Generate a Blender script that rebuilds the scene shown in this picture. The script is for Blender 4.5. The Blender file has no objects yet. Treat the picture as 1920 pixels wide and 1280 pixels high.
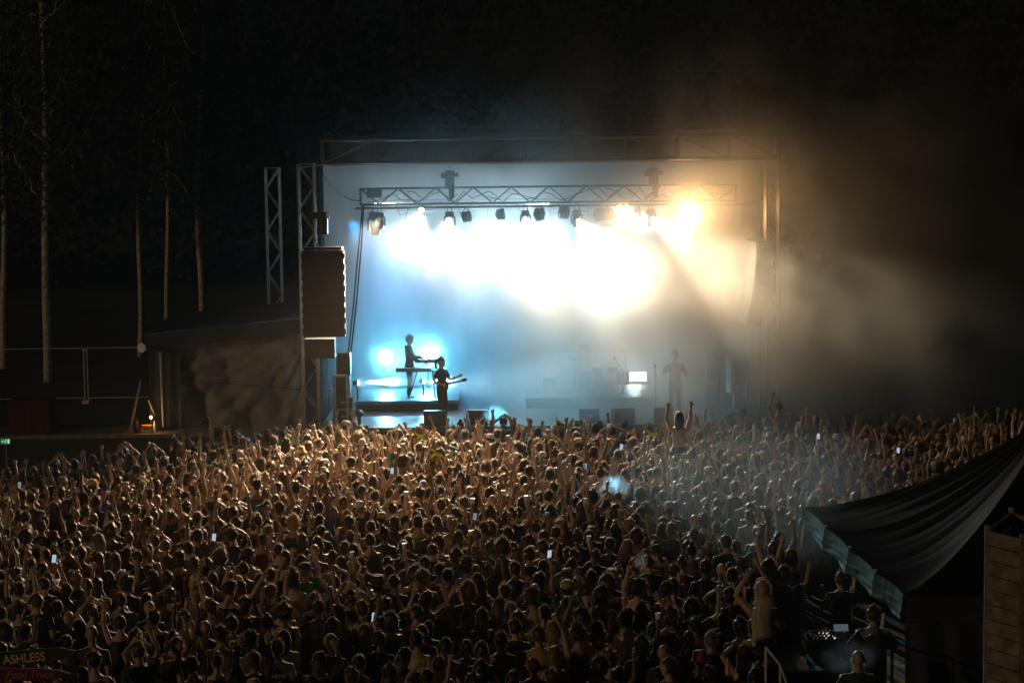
import bpy, math, random
import numpy as np
from mathutils import Vector, Matrix, noise as mnoise

# ------------------------------------------------------------------ camera
scene = bpy.context.scene
COL = scene.collection
F = 3733.0                       # focal length in pixels of the 1920 frame (70 mm on 36 mm)
CAMH = 9.1
PITCH = math.radians(5.58)
ROLL = math.radians(0.72)
Cpos = Vector((0, 0, CAMH))
fwd = Vector((0, math.cos(PITCH), -math.sin(PITCH)))
r0 = Vector((1, 0, 0)); u0 = Vector((0, math.sin(PITCH), math.cos(PITCH)))
Rv = r0 * math.cos(ROLL) - u0 * math.sin(ROLL)
Uv = u0 * math.cos(ROLL) + r0 * math.sin(ROLL)
cam_d = bpy.data.cameras.new('camera'); cam = bpy.data.objects.new('camera', cam_d); COL.objects.link(cam)
M3 = Matrix((Rv, Uv, -fwd)).transposed()
cam.matrix_world = Matrix.Translation(Cpos) @ M3.to_4x4()
cam_d.sensor_width = 36; cam_d.lens = F / 1920 * 36; cam_d.clip_end = 2000; cam_d.clip_start = 0.5
scene.camera = cam

def ray(px, py):
    return fwd + Rv * ((px - 960) / F) + Uv * ((640 - py) / F)
def at(px, py, Y):
    d = ray(px, py); return Cpos + d * (Y / d.y)
def atz(px, py, z):
    d = ray(px, py); return Cpos + d * ((z - CAMH) / d.z)
def proj(p):
    d = Vector(p) - Cpos; k = d.dot(fwd)
    return 960 + F * d.dot(Rv) / k, 640 - F * d.dot(Uv) / k

# ------------------------------------------------------------------ world, sun, exposure
world = bpy.data.worlds.new('World'); scene.world = world; world.use_nodes = True
wn = world.node_tree.nodes; wl = world.node_tree.links
bg = wn['Background']
sky = wn.new('ShaderNodeTexSky'); sky.sky_type = 'NISHITA'; sky.sun_disc = False
SUN_EL, SUN_AZ = math.radians(9), math.radians(230)
sky.sun_elevation = SUN_EL; sky.sun_rotation = SUN_AZ
wl.new(sky.outputs[0], bg.inputs[0]); bg.inputs[1].default_value = 0.00035
sund = bpy.data.lights.new('sun', 'SUN'); sund.energy = 0.26; sund.angle = math.radians(0.5); sund.color = (1.0, 0.74, 0.42)
suno = bpy.data.objects.new('sun', sund); COL.objects.link(suno)
# weak warm site light arriving from behind the camera, to its left
sd = Vector((math.sin(SUN_AZ) * math.cos(SUN_EL), math.cos(SUN_AZ) * math.cos(SUN_EL), math.sin(SUN_EL)))
suno.rotation_euler = sd.to_track_quat('Z', 'Y').to_euler()
scene.view_settings.view_transform = 'Standard'; scene.view_settings.look = 'None'
scene.view_settings.exposure = 0.0; scene.view_settings.gamma = 1.0
cy = scene.cycles
cy.max_bounces = 4; cy.diffuse_bounces = 1; cy.glossy_bounces = 2; cy.transmission_bounces = 2
cy.transparent_max_bounces = 6; cy.volume_bounces = 0
cy.use_adaptive_sampling = True; cy.adaptive_threshold = 0.02
cy.volume_step_rate = 0.5; cy.volume_max_steps = 96
cy.sample_clamp_indirect = 4.0
try:
    cy.use_denoising = True; cy.denoiser = 'OPENIMAGEDENOISE'
except Exception:
    pass

# ------------------------------------------------------------------ materials
def new_mat(name):
    m = bpy.data.materials.new(name); m.use_nodes = True
    return m, m.node_tree.nodes, m.node_tree.links, m.node_tree.nodes['Principled BSDF']
def mat(name, col, rough=0.6, metal=0.0, var=0.25, scale=6.0, bump=0.15, emit=None, estr=0.0, sheen=0.0, bscale=None):
    m, n, l, b = new_mat(name)
    tc = n.new('ShaderNodeTexCoord')
    nz = n.new('ShaderNodeTexNoise'); nz.inputs['Scale'].default_value = scale; nz.inputs['Detail'].default_value = 5
    l.new(tc.outputs['Object'], nz.inputs['Vector'])
    mr = n.new('ShaderNodeMapRange'); mr.inputs['From Min'].default_value = 0.3; mr.inputs['From Max'].default_value = 0.7
    mr.inputs['To Min'].default_value = 1 - var; mr.inputs['To Max'].default_value = 1 + var
    l.new(nz.outputs['Fac'], mr.inputs['Value'])
    mx = n.new('ShaderNodeVectorMath'); mx.operation = 'SCALE'; mx.inputs[0].default_value = col
    l.new(mr.outputs[0], mx.inputs['Scale']); l.new(mx.outputs[0], b.inputs['Base Color'])
    b.inputs['Roughness'].default_value = rough; b.inputs['Metallic'].default_value = metal
    if bump:
        nb = n.new('ShaderNodeTexNoise'); nb.inputs['Scale'].default_value = bscale or scale * 4; nb.inputs['Detail'].default_value = 3
        l.new(tc.outputs['Object'], nb.inputs['Vector'])
        bp = n.new('ShaderNodeBump'); bp.inputs['Strength'].default_value = bump; bp.inputs['Distance'].default_value = 0.02
        l.new(nb.outputs['Fac'], bp.inputs['Height']); l.new(bp.outputs[0], b.inputs['Normal'])
    if emit:
        b.inputs['Emission Color'].default_value = (*emit, 1); b.inputs['Emission Strength'].default_value = estr
    if sheen:
        b.inputs['Sheen Weight'].default_value = sheen
    return m
MATS = {}
def M(k): return MATS[k]
MATS['alu'] = mat('aluminium', (0.3, 0.27, 0.24), 0.45, 0.5, 0.2, 9, 0.1)
MATS['darkalu'] = mat('dark_aluminium', (0.1, 0.085, 0.07), 0.55, 0.5, 0.2, 9, 0.1)
MATS['black'] = mat('black_paint', (0.025, 0.024, 0.023), 0.45, 0, 0.3, 8, 0.1)
MATS['speaker'] = mat('speaker_grille', (0.026, 0.024, 0.023), 0.6, 0, 0.25, 30, 0.4)
MATS['cable'] = mat('cable_rubber', (0.02, 0.02, 0.02), 0.6, 0, 0.2, 9, 0)
MATS['canopy'] = mat('roof_canopy_cloth', (0.07, 0.06, 0.052), 0.7, 0, 0.2, 2, 0.3)
MATS['backdrop'] = mat('backdrop_cloth', (0.13, 0.14, 0.15), 0.85, 0, 0.12, 1.2, 0.2)
MATS['deck'] = mat('stage_deck_ply', (0.12, 0.12, 0.125), 0.32, 0, 0.25, 3, 0.1)
MATS['skirt'] = mat('stage_skirt_cloth', (0.02, 0.02, 0.022), 0.8, 0, 0.2, 3, 0.3)
MATS['tarp'] = mat('brown_tarp', (0.24, 0.19, 0.175), 0.8, 0, 0.12, 6, 0.25)
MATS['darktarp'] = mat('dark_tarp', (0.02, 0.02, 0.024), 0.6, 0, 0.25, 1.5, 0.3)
MATS['bark'] = mat('bark', (0.5, 0.41, 0.27), 0.9, 0, 0.5, 7, 0.7)
MATS['galv'] = mat('galvanised_steel', (0.6, 0.55, 0.45), 0.5, 0.1, 0.2, 9, 0.1)
MATS['wood'] = mat('weathered_wood', (0.2, 0.165, 0.125), 0.8, 0, 0.45, 5, 0.6)
MATS['red'] = mat('red_cloth', (0.06, 0.006, 0.005), 0.8, 0, 0.3, 4, 0.3)
MATS['white'] = mat('white_plastic', (0.75, 0.76, 0.76), 0.4, 0, 0.08, 9, 0.05)
MATS['yellow'] = mat('yellow_cloth', (0.8, 0.62, 0.03), 0.7, 0, 0.15, 8, 0.2)
MATS['green'] = mat('green_cloth', (0.02, 0.3, 0.06), 0.7, 0, 0.15, 8, 0.2)
MATS['greensign'] = mat('green_sign_paint', (0.02, 0.035, 0.02), 0.7, 0, 0.4, 6, 0.3)
MATS['redsign'] = mat('red_sign_paint', (0.12, 0.01, 0.01), 0.7, 0, 0.4, 6, 0.3)
MATS['cream'] = mat('cream_paint', (0.75, 0.5, 0.22), 0.7, 0, 0.25, 20, 0.2)
MATS['pink'] = mat('faded_red_paint', (0.42, 0.12, 0.1), 0.7, 0, 0.25, 20, 0.2)
MATS['letter'] = mat('shirt_print', (0.35, 0.32, 0.28), 0.8, 0, 0.2, 20, 0)
MATS['tent'] = mat('tent_roof_cloth', (0.013, 0.0125, 0.012), 0.8, 0, 0.15, 3, 0.12)
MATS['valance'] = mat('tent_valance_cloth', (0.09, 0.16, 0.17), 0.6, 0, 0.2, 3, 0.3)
MATS['orange'] = mat('orange_box_plastic', (0.8, 0.33, 0.06), 0.5, 0, 0.1, 9, 0)
def emis(name, col, s):
    m, n, l, b = new_mat(name); b.inputs['Base Color'].default_value = (0.02, 0.02, 0.02, 1)
    b.inputs['Emission Color'].default_value = (*col, 1)
    tc = n.new('ShaderNodeTexCoord'); nz = n.new('ShaderNodeTexNoise'); nz.inputs['Scale'].default_value = 30
    l.new(tc.outputs['Object'], nz.inputs['Vector'])
    mr = n.new('ShaderNodeMapRange'); mr.inputs['To Min'].default_value = s * 0.7; mr.inputs['To Max'].default_value = s * 1.3
    l.new(nz.outputs['Fac'], mr.inputs['Value']); l.new(mr.outputs[0], b.inputs['Emission Strength'])
    return m
MATS['lens_warm'] = emis('warm_lamp_lens', (1.0, 0.62, 0.22), 14)
MATS['lens_white'] = emis('white_lamp_lens', (0.85, 0.95, 1.0), 20)
MATS['lens_cyan'] = emis('cyan_lamp_lens', (0.6, 0.92, 1.0), 40)
MATS['lens_off'] = mat('dark_lens', (0.03, 0.03, 0.035), 0.12, 0, 0.1, 9, 0)
MATS['screen'] = emis('phone_screen_light', (0.65, 0.82, 1.0), 0.6)
MATS['screen_dim'] = emis('dim_screen_light', (0.5, 0.6, 0.75), 0.35)
MATS['screen_yellow'] = emis('yellow_meter_light', (1.0, 0.72, 0.05), 0.9)
MATS['screen_dark'] = emis('dark_screen_light', (0.28, 0.2, 0.08), 0.12)
MATS['exit'] = emis('exit_sign_light', (0.02, 0.24, 0.1), 0.5)
MATS['exit_white'] = emis('exit_symbol_light', (0.75, 1.0, 0.85), 0.6)
MATS['cup'] = mat('cup_plastic', (0.7, 0.74, 0.78), 0.35, 0, 0.08, 9, 0)
MATS['cup'].node_tree.nodes['Principled BSDF'].inputs['Transmission Weight'].default_value = 0.0

def cloth_sheet(m, gl, rough):
    """matt cloth with a weak even gloss on its folds"""
    n, l = m.node_tree.nodes, m.node_tree.links; b = n['Principled BSDF']; b.inputs['Specular IOR Level'].default_value = 0
    g_ = n.new('ShaderNodeBsdfGlossy'); g_.inputs['Color'].default_value = (gl, gl, gl, 1); g_.inputs['Roughness'].default_value = rough
    a = n.new('ShaderNodeAddShader'); l.new(b.outputs[0], a.inputs[0]); l.new(g_.outputs[0], a.inputs[1]); l.new(a.outputs[0], n['Material Output'].inputs[0])
cloth_sheet(MATS['tent'], .013, .4); cloth_sheet(MATS['valance'], .03, .5)
def ground_mat():
    m, n, l, b = new_mat('trampled_grass')
    tc = n.new('ShaderNodeTexCoord'); a = n.new('ShaderNodeTexNoise'); a.inputs['Scale'].default_value = 0.35; a.inputs['Detail'].default_value = 8
    l.new(tc.outputs['Object'], a.inputs['Vector'])
    cr = n.new('ShaderNodeValToRGB'); cr.color_ramp.elements[0].color = (0.035, 0.04, 0.018, 1); cr.color_ramp.elements[1].color = (0.09, 0.07, 0.045, 1)
    cr.color_ramp.elements[0].position = 0.35; cr.color_ramp.elements[1].position = 0.65
    l.new(a.outputs['Fac'], cr.inputs[0]); l.new(cr.outputs[0], b.inputs['Base Color']); b.inputs['Roughness'].default_value = 0.95
    nb = n.new('ShaderNodeTexNoise'); nb.inputs['Scale'].default_value = 14; l.new(tc.outputs['Object'], nb.inputs['Vector'])
    bp = n.new('ShaderNodeBump'); bp.inputs['Strength'].default_value = 0.6; l.new(nb.outputs['Fac'], bp.inputs['Height']); l.new(bp.outputs[0], b.inputs['Normal'])
    return m
MATS['ground'] = ground_mat()
def tinted(name, rough, use_attr, sheen=0.0, sss=False, trans=False, bump=0.0, spec=0.5):
    """colour of a person's skin, hair or cloth comes from the object (or from the crowd's tint attribute)"""
    m, n, l, b = new_mat(name)
    if use_attr:
        a = n.new('ShaderNodeAttribute'); a.attribute_name = 'tint'; colsock = a.outputs['Color']
    else:
        a = n.new('ShaderNodeObjectInfo'); colsock = a.outputs['Color']
    tc = n.new('ShaderNodeTexCoord'); nz = n.new('ShaderNodeTexNoise'); nz.inputs['Scale'].default_value = 14; nz.inputs['Detail'].default_value = 3
    l.new(tc.outputs['Object'], nz.inputs['Vector'])
    mr = n.new('ShaderNodeMapRange'); mr.inputs['To Min'].default_value = 0.7; mr.inputs['To Max'].default_value = 1.3
    l.new(nz.outputs['Fac'], mr.inputs['Value'])
    mx = n.new('ShaderNodeVectorMath'); mx.operation = 'SCALE'; l.new(colsock, mx.inputs[0]); l.new(mr.outputs[0], mx.inputs['Scale'])
    l.new(mx.outputs[0], b.inputs['Base Color']); b.inputs['Roughness'].default_value = rough
    b.inputs['Specular IOR Level'].default_value = spec
    if sheen:
        b.inputs['Sheen Weight'].default_value = sheen; b.inputs['Sheen Roughness'].default_value = 0.3
    if bump:
        bp = n.new('ShaderNodeBump'); bp.inputs['Strength'].default_value = bump; bp.inputs['Distance'].default_value = 0.03
        l.new(nz.outputs['Fac'], bp.inputs['Height']); l.new(bp.outputs[0], b.inputs['Normal'])
    if trans:
        out = n['Material Output']; tr = n.new('ShaderNodeBsdfTranslucent')
        sc = n.new('ShaderNodeVectorMath'); sc.operation = 'MULTIPLY_ADD'; sc.inputs[1].default_value = (1.8, 1.8, 1.8); sc.inputs[2].default_value = (.26, .17, .1)
        l.new(mx.outputs[0], sc.inputs[0]); l.new(sc.outputs[0], tr.inputs[0])
        ms = n.new('ShaderNodeMixShader'); ms.inputs[0].default_value = 0.4
        l.new(b.outputs[0], ms.inputs[1]); l.new(tr.outputs[0], ms.inputs[2]); l.new(ms.outputs[0], out.inputs[0])
    return m
for suffix, ua in (('', False), ('_c', True)):
    MATS['skin' + suffix] = tinted('skin' + suffix, 0.5, ua, sheen=.35, spec=0.45)
    MATS['hair' + suffix] = tinted('hair' + suffix, 0.45, ua, sheen=1.0, trans=True, bump=0.8, spec=0.6)
    MATS['cloth' + suffix] = tinted('clothing' + suffix, 0.75, ua, sheen=0.5, bump=0.5)
def leaf_mat():
    m, n, l, b = new_mat('leaf_green'); b.inputs['Roughness'].default_value = 0.6
    oi = n.new('ShaderNodeTexCoord'); nz = n.new('ShaderNodeTexNoise'); nz.inputs['Scale'].default_value = 0.6; l.new(oi.outputs['Object'], nz.inputs['Vector'])
    cr = n.new('ShaderNodeValToRGB'); cr.color_ramp.elements[0].color = (0.018, 0.03, 0.01, 1); cr.color_ramp.elements[1].color = (0.06, 0.07, 0.025, 1)
    l.new(nz.outputs['Fac'], cr.inputs[0]); l.new(cr.outputs[0], b.inputs['Base Color'])
    return m
MATS['leaf'] = leaf_mat()
MATS['farleaf'] = mat('far_wood_leaf', (.012, .014, .008), .8, 0, .3, .5, 0)

# ------------------------------------------------------------------ mesh helpers
class MB:
    def __init__(s): s.v = []; s.f = []; s.n = 0
    def add(s, v, f):
        v = np.asarray(v, float).reshape(-1, 3); o = s.n
        s.v.append(v); s.f.extend([tuple(i + o for i in q) for q in f]); s.n += len(v); return s
    def box(s, c, d, rot=None):
        c = Vector(c); x, y, z = d[0] / 2, d[1] / 2, d[2] / 2
        vs = [Vector((i * x, j * y, k * z)) for i in (-1, 1) for j in (-1, 1) for k in (-1, 1)]
        if rot is not None: vs = [rot @ w for w in vs]
        return s.add([w + c for w in vs], [(0, 1, 3, 2), (4, 6, 7, 5), (0, 4, 5, 1), (2, 3, 7, 6), (0, 2, 6, 4), (1, 5, 7, 3)])
    def tube(s, p0, p1, r0_, r1_=None, n=6, cap=True):
        return s.path([p0, p1], [r0_, r0_ if r1_ is None else r1_], n, cap)
    def path(s, pts, rad, n=6, cap=True, flat=None, side=None):
        """swept tube through pts; flat=(a,b) squashes the section; side = preferred side axis"""
        pts = [Vector(p) for p in pts]
        if not hasattr(rad, '__len__'): rad = [rad] * len(pts)
        vs = []; prev = None
        for i, p in enumerate(pts):
            d = (pts[min(i + 1, len(pts) - 1)] - pts[max(i - 1, 0)])
            d = d.normalized() if d.length > 1e-9 else Vector((0, 0, 1))
            ref = Vector(side) if side is not None else (prev if prev is not None else (Vector((1, 0, 0)) if abs(d.x) < 0.9 else Vector((0, 1, 0))))
            a = ref - d * ref.dot(d)
            if a.length < 1e-6: a = Vector((0, 1, 0)) - d * d.y
            a.normalize(); b = d.cross(a); prev = a
            fa, fb = flat if flat else (1, 1)
            r = rad[i]; ra, rb = (r if hasattr(r, '__len__') else (r * fa, r * fb))
            for k in range(n):
                t = 2 * math.pi * k / n
                vs.append(p + a * (math.cos(t) * ra) + b * (math.sin(t) * rb))
        fs = []
        for i in range(len(pts) - 1):
            for k in range(n):
                k2 = (k + 1) % n
                fs.append((i * n + k, i * n + k2, (i + 1) * n + k2, (i + 1) * n + k))
        if cap:
            fs.append(tuple(range(n - 1, -1, -1))); o = (len(pts) - 1) * n; fs.append(tuple(range(o, o + n)))
        return s.add(vs, fs)
    def ellips(s, c, r, nu=12, nv=8, rot=None):
        vs = []; c = Vector(c)
        for j in range(nv + 1):
            ph = math.pi * j / nv
            for i in range(nu):
                th = 2 * math.pi * i / nu
                w = Vector((r[0] * math.sin(ph) * math.cos(th), r[1] * math.sin(ph) * math.sin(th), r[2] * math.cos(ph)))
                if rot is not None: w = rot @ w
                vs.append(w + c)
        fs = [(j * nu + i, (j + 1) * nu + i, (j + 1) * nu + (i + 1) % nu, j * nu + (i + 1) % nu) for j in range(nv) for i in range(nu)]
        return s.add(vs, fs)
    def lathe(s, prof, c=(0, 0, 0), axis=(0, 0, 1), n=14, cap=True):
        c = Vector(c); ax = Vector(axis).normalized()
        return s.path([c + ax * z for r, z in prof], [max(r, 1e-4) for r, z in prof], n, cap)
    def grid(s, P, closed=False):
        nu = len(P); nv = len(P[0]); vs = [q for row in P for q in row]
        fs = [(i * nv + j, (i + 1) * nv + j, (i + 1) * nv + j + 1, i * nv + j + 1) for i in range(nu - 1) for j in range(nv - 1)]
        return s.add([tuple(q) for q in vs], fs)
    def mesh(s, name, smooth=False):
        me = bpy.data.meshes.new(name)
        V = np.concatenate(s.v) if s.v else np.zeros((0, 3))
        me.from_pydata(V.tolist(), [], s.f)
        if smooth: me.shade_smooth()
        return me
    def build(s, name, m, parent=None, smooth=False):
        o = bpy.data.objects.new(name, s.mesh(name, smooth)); COL.objects.link(o)
        if m is not None: o.data.materials.append(m)
        if parent is not None: o.parent = parent
        return o
def loc(o, p):
    """moves an object's origin to p while the mesh stays where it stands"""
    p = Vector(p); o.data.transform(Matrix.Translation(-p)); o.location = p; return o
def tag(o, label=None, cat=None, group=None, kind=None):
    if label: o['label'] = label
    if cat: o['category'] = cat
    if group: o['group'] = group
    if kind: o['kind'] = kind
    return o
def thing(name, p, label, cat, group=None, rz=0.0):
    o = bpy.data.objects.new(name, None); COL.objects.link(o); o.location = p; o.rotation_euler = (0, 0, rz)
    o.empty_display_size = 0.2
    return tag(o, label, cat, group)
def copy_tree(o, parent=None):
    c = o.copy(); COL.objects.link(c); c.parent = parent
    for ch in o.children: copy_tree(ch, c)
    return c
def spot(parent, p, target, power, col, ang=60, blend=0.6, r=0.06, name='lamp'):
    d = bpy.data.lights.new(name, 'SPOT'); d.energy = power; d.color = col; d.spot_size = math.radians(ang); d.spot_blend = blend
    d.shadow_soft_size = r; o = bpy.data.objects.new(name, d); COL.objects.link(o)
    p = Vector(p); q = (Vector(target) - p).to_track_quat('-Z', 'Y')
    o.location = p; o.rotation_euler = q.to_euler(); return o
def point(p, power, col, r=0.05, name='lamp'):
    d = bpy.data.lights.new(name, 'POINT'); d.energy = power; d.color = col; d.shadow_soft_size = r
    o = bpy.data.objects.new(name, d); COL.objects.link(o); o.location = p; return o
def solidify(o, t):
    md = o.modifiers.new('thickness', 'SOLIDIFY'); md.thickness = t; return o
def text_mesh(body, size, name, m, parent, matrix, extrude=0.003, shear=0.0):
    cu = bpy.data.curves.new('text_tmp', 'FONT'); cu.body = body; cu.size = size; cu.extrude = extrude; cu.align_x = 'CENTER'; cu.align_y = 'CENTER'; cu.shear = shear
    cu.offset = 0.004 * size / 0.2
    t = bpy.data.objects.new('text_tmp', cu); COL.objects.link(t)
    bpy.context.view_layer.update()
    dg = bpy.context.evaluated_depsgraph_get()
    me = bpy.data.meshes.new_from_object(t.evaluated_get(dg)); me.name = name
    bpy.data.objects.remove(t); bpy.data.curves.remove(cu)
    me.transform(matrix); me.materials.clear(); me.materials.append(m)
    o = bpy.data.objects.new(name, me); COL.objects.link(o)
    if parent is not None: o.parent = parent
    return o
# ------------------------------------------------------------------ part builder (geometry given in world coordinates)
def wpos(o):
    p = Vector((0, 0, 0))
    while o is not None: p += Vector(o.location); o = o.parent
    return p
def part(mb, name, m, root, smooth=False, label=None):
    o = mb.build(name, m, root, smooth); o.data.transform(Matrix.Translation(-wpos(root)))
    if label: o['label'] = label
    return o
def solo(mb, name, m, p, label, cat, group=None, smooth=False):
    o = mb.build(name, m, None, smooth); loc(o, p); return tag(o, label, cat, group)
def lattice(mc, mbr, p0, p1, side, up, w, h, cr=0.025, br=0.012, pitch=0.5, faces='all'):
    p0 = Vector(p0); p1 = Vector(p1); side = Vector(side).normalized(); up = Vector(up).normalized()
    cs = [side * (a * w / 2) + up * (b * h / 2) for a, b in ((-1, -1), (1, -1), (1, 1), (-1, 1))]
    for c in cs: mc.tube(p0 + c, p1 + c, cr, n=6)
    L = (p1 - p0).length; n = max(2, round(L / pitch)); d = (p1 - p0) / n
    for k in range(4):
        a, b = cs[k], cs[(k + 1) % 4]
        for i in range(n):
            s, e = (a, b) if (i + k + k // 2) % 2 == 0 else (b, a)
            mbr.tube(p0 + d * i + s, p0 + d * (i + 1) + e, br, n=4, cap=False)
        for i in (0, n):
            mbr.tube(p0 + d * i + a, p0 + d * i + b, br * 1.3, n=4, cap=False)

# ------------------------------------------------------------------ ground
g = MB()
xs = np.linspace(-160, 160, 65); ys = np.linspace(-20, 300, 65)
g.grid([[(x, y, 0.03 * mnoise.noise(Vector((x * .3, y * .3, 0)))) for y in ys] for x in xs])
tag(g.build('ground', M('ground')), kind='structure')

# ------------------------------------------------------------------ stage platform
SX0, SX1, SY0, SY1, SZ = -5.3, 7.0, 54.0, 63.6, 1.5
st = thing('stage_platform', (0.85, 54, 0), 'raised black concert stage floor behind the front edge of the crowd', 'stage')
part(MB().box(((SX0 + SX1) / 2, (SY0 + SY1) / 2, SZ - 0.06), (SX1 - SX0, SY1 - SY0, 0.12)), 'deck', M('deck'), st)
sk = MB()
zz = np.linspace(0.0, SZ - 0.122, 3)
sk.grid([[(x, SY0 + 0.06 + 0.03 * math.sin(x * 9), z) for z in zz] for x in np.linspace(SX0, SX1, 160)])
sk.grid([[(SX0 + 0.02, y, z) for z in zz] for y in np.linspace(SY0, SY1, 20)])
sk.grid([[(SX1 - 0.02, y, z) for z in zz] for y in np.linspace(SY0, SY1, 20)])
part(sk, 'skirt', M('skirt'), st)
fr = MB()
for x in np.linspace(SX0 + 0.3, SX1 - 0.3, 7):
    for y in (SY0 + 0.5, SY1 - 0.4): fr.tube((x, y, 0), (x, y, SZ - .12), 0.03)
part(fr, 'support_leg', M('alu'), st)
edge = MB().box(((SX0 + SX1) / 2, SY0 - 0.02, SZ - 0.05), (SX1 - SX0, 0.03, 0.09)); part(edge, 'edge_strip', M('darkalu'), st)

# ------------------------------------------------------------------ stage roof
rf = thing('stage_roof', (0.9, 54.2, 0), 'big truss-framed stage roof with dark cloth canopy on four lattice towers', 'stage roof')
fl = at(603, 300, 54.0).x; frx = at(1462, 300, 54.0).x
ZB, ZT = 8.72, 9.33
c1, b1 = MB(), MB()
for zz_ in (ZB, ZT):
    for yy in (54.0, 54.5): c1.tube((fl, yy, zz_), (frx, yy, zz_), 0.045, n=8)
nb_ = 9
for i in range(nb_ + 1):
    x = fl + (frx - fl) * i / nb_
    for yy in (54.0, 54.5):
        b1.tube((x, yy, ZB), (x, yy, ZT), 0.035)
        if i < nb_:
            x2 = fl + (frx - fl) * (i + 1) / nb_
            if i < 5: b1.tube((x + .05, yy, ZB), (x2, yy, ZT), 0.022)
            else: b1.tube((x + .05, yy, ZT), (x2, yy, ZB), 0.022)
part(c1, 'fascia_chord', M('darkalu'), rf); part(b1, 'fascia_brace', M('darkalu'), rf)
cn = MB()
us = np.linspace(fl + 0.1, frx - 0.1, 60)
def cz(y, x): return ZT + 0.05 + (y - 54.3) * 0.02 + 0.015 * math.sin(x * 6 + y)
cn.grid([[(x, 54.62 + 0.015 * math.sin(x * 11), ZB + 0.03), (x, 54.62, ZT), (x, 54.9, cz(54.9, x)), (x, 59, cz(59, x)), (x, 64, cz(64, x)), (x, 64.1, ZB)] for x in us])
cn.grid([[(fl + .1, y, z) for z in (ZB, ZT)] for y in (54.6, 59, 64)]); cn.grid([[(frx - .1, y, z) for z in (ZB, ZT)] for y in (54.6, 59, 64)])
part(cn, 'canopy', M('canopy'), rf)
pip = MB().tube((fl + .2, 53.9, ZB - 0.06), (frx - 1.2, 53.9, ZB - 0.06), 0.02); part(pip, 'lit_edge_line', M('alu'), rf)  # added pipe standing in for light along the roof's lower edge
def tower(x0px, x1px, Y, ztop, parent, z0=0.0, name='leg_tower'):
    xa, xb = at(x0px, 550, Y).x, at(x1px, 550, Y).x; w = xb - xa; xc = (xa + xb) / 2
    mc, mb_ = MB(), MB()
    lattice(mc, mb_, (xc, Y + w / 2, z0), (xc, Y + w / 2, ztop), (1, 0, 0), (0, 1, 0), w, w, 0.03, 0.014, 0.62)
    t = part(mc, name, M('alu'), parent); part(mb_, 'bracing', M('alu'), t); return xc, w
tower(563, 592, 54.7, 8.7, rf); tower(1437, 1461, 54.7, 8.95, rf)
tower(612, 636, 63.9, 8.7, rf); tower(1385, 1408, 63.9, 8.7, rf)
gp = MB(); gp.tube((at(590, 306, 54.7).x - .5, 54.6, 8.6), (at(640, 303, 54.7).x, 54.6, 8.72), 0.022); part(gp, 'corner_brace', M('alu'), rf)

# backdrop behind the band
bd = MB()
bd.grid([[(x, 63.2 + 0.05 * math.sin(x * 2.4) + 0.02 * math.sin(x * 9 + z), z) for z in np.linspace(SZ + 0.02, 8.68, 16)] for x in np.linspace(-5.9, 7.6, 120)])
solo(bd, 'backdrop_curtain', M('backdrop'), (0.9, 63.2, 1.5), 'large grey cloth curtain hung across the rear of the stage', 'curtain', smooth=True)
sc_ = MB()
sc_.grid([[(at(1432, 500, 55.6).x + 0.05 * math.sin(y * 3), y, z) for z in np.linspace(SZ, 8.6, 8)] for y in np.linspace(56.5, 63, 40)])
solo(sc_, 'wing_curtain', M('tarp'), (6.9, 59, 1.5), 'dark side curtain closing the smoky right wing of the stage', 'curtain', smooth=True)

# outer tower behind the loudspeakers
tw = thing('lattice_tower', at(513, 590, 62.3) * 1.0, 'slim free-standing lattice tower beside the left loudspeaker stack', 'truss tower')
tw.location = (at(513, 590, 62.3).x, 62.3, 0)
mc, mb_ = MB(), MB(); xx = at(515, 500, 62.3).x; lattice(mc, mb_, (xx, 62.3, 0), (xx, 62.3, at(513, 315, 62.3).z), (1, 0, 0), (0, 1, 0), .42, .42, .024, .013, .64)
part(mc, 'chord', M('alu'), tw); part(mb_, 'bracing', M('alu'), tw)

# ------------------------------------------------------------------ line arrays
def line_array(cx, Y, ztop, n, w, label, curve, yaw=0.0):
    t = thing('line_array', (cx, Y, ztop), label, 'loudspeaker')
    R_ = Matrix.Rotation(yaw, 3, 'Z')
    h = 0.29; p = Vector((0, 0.0, 0)); a = 0.0
    fr_ = MB().box((0, 0.1, 0.06), (w * 0.9, 0.45, 0.06), None); fo = fr_.build('flying_frame', M('black'), t)
    for k in range(n):
        rot = Matrix.Rotation(-a, 3, 'X')
        q = R_ @ rot
        c = p + q @ Vector((0, 0, -h / 2))
        b = MB(); b.box(c, (w - 0.02, 0.42, h - 0.006), q); b.box(c + q @ Vector((0, -.215, 0)), (w * .94, 0.02, h - .012), q)
        for s in (-1, 1):
            b.box(c + q @ Vector((s * (w / 2 - 0.005), -.1, 0)), (0.05, 0.12, h * .55), q)
            b.box(c + q @ Vector((s * w * .3, -.22, 0)), (0.012, 0.02, h * .8), q)
        b.build('cabinet', M('speaker'), t)
        p = p + q @ Vector((0, 0, -h)); a += curve
    return t, p
laL = at(606, 466, 53.4); wL = at(646, 466, 53.4).x - at(567, 466, 53.4).x
_, pe = line_array(laL.x, 53.4, laL.z - 0.05, 8, wL, 'tall hanging stack of loudspeaker cabinets on the left of the stage', math.radians(0.5))
lb = at(600, 632, 53.6); dn = thing('bass_speaker', (lb.x, 53.6, lb.z), 'squat dark bass loudspeaker just under the hanging left stack', 'loudspeaker')
wb = at(632, 640, 53.6).x - at(576, 640, 53.6).x
part(MB().box((lb.x, 53.7, lb.z - .3), (wb, 0.5, 0.52)), 'cabinet', M('speaker'), dn); part(MB().box((lb.x, 53.44, lb.z - .3), (wb * .86, 0.03, 0.42)), 'grille', M('black'), dn)
laR = at(1424, 452, 55.0)
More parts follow.
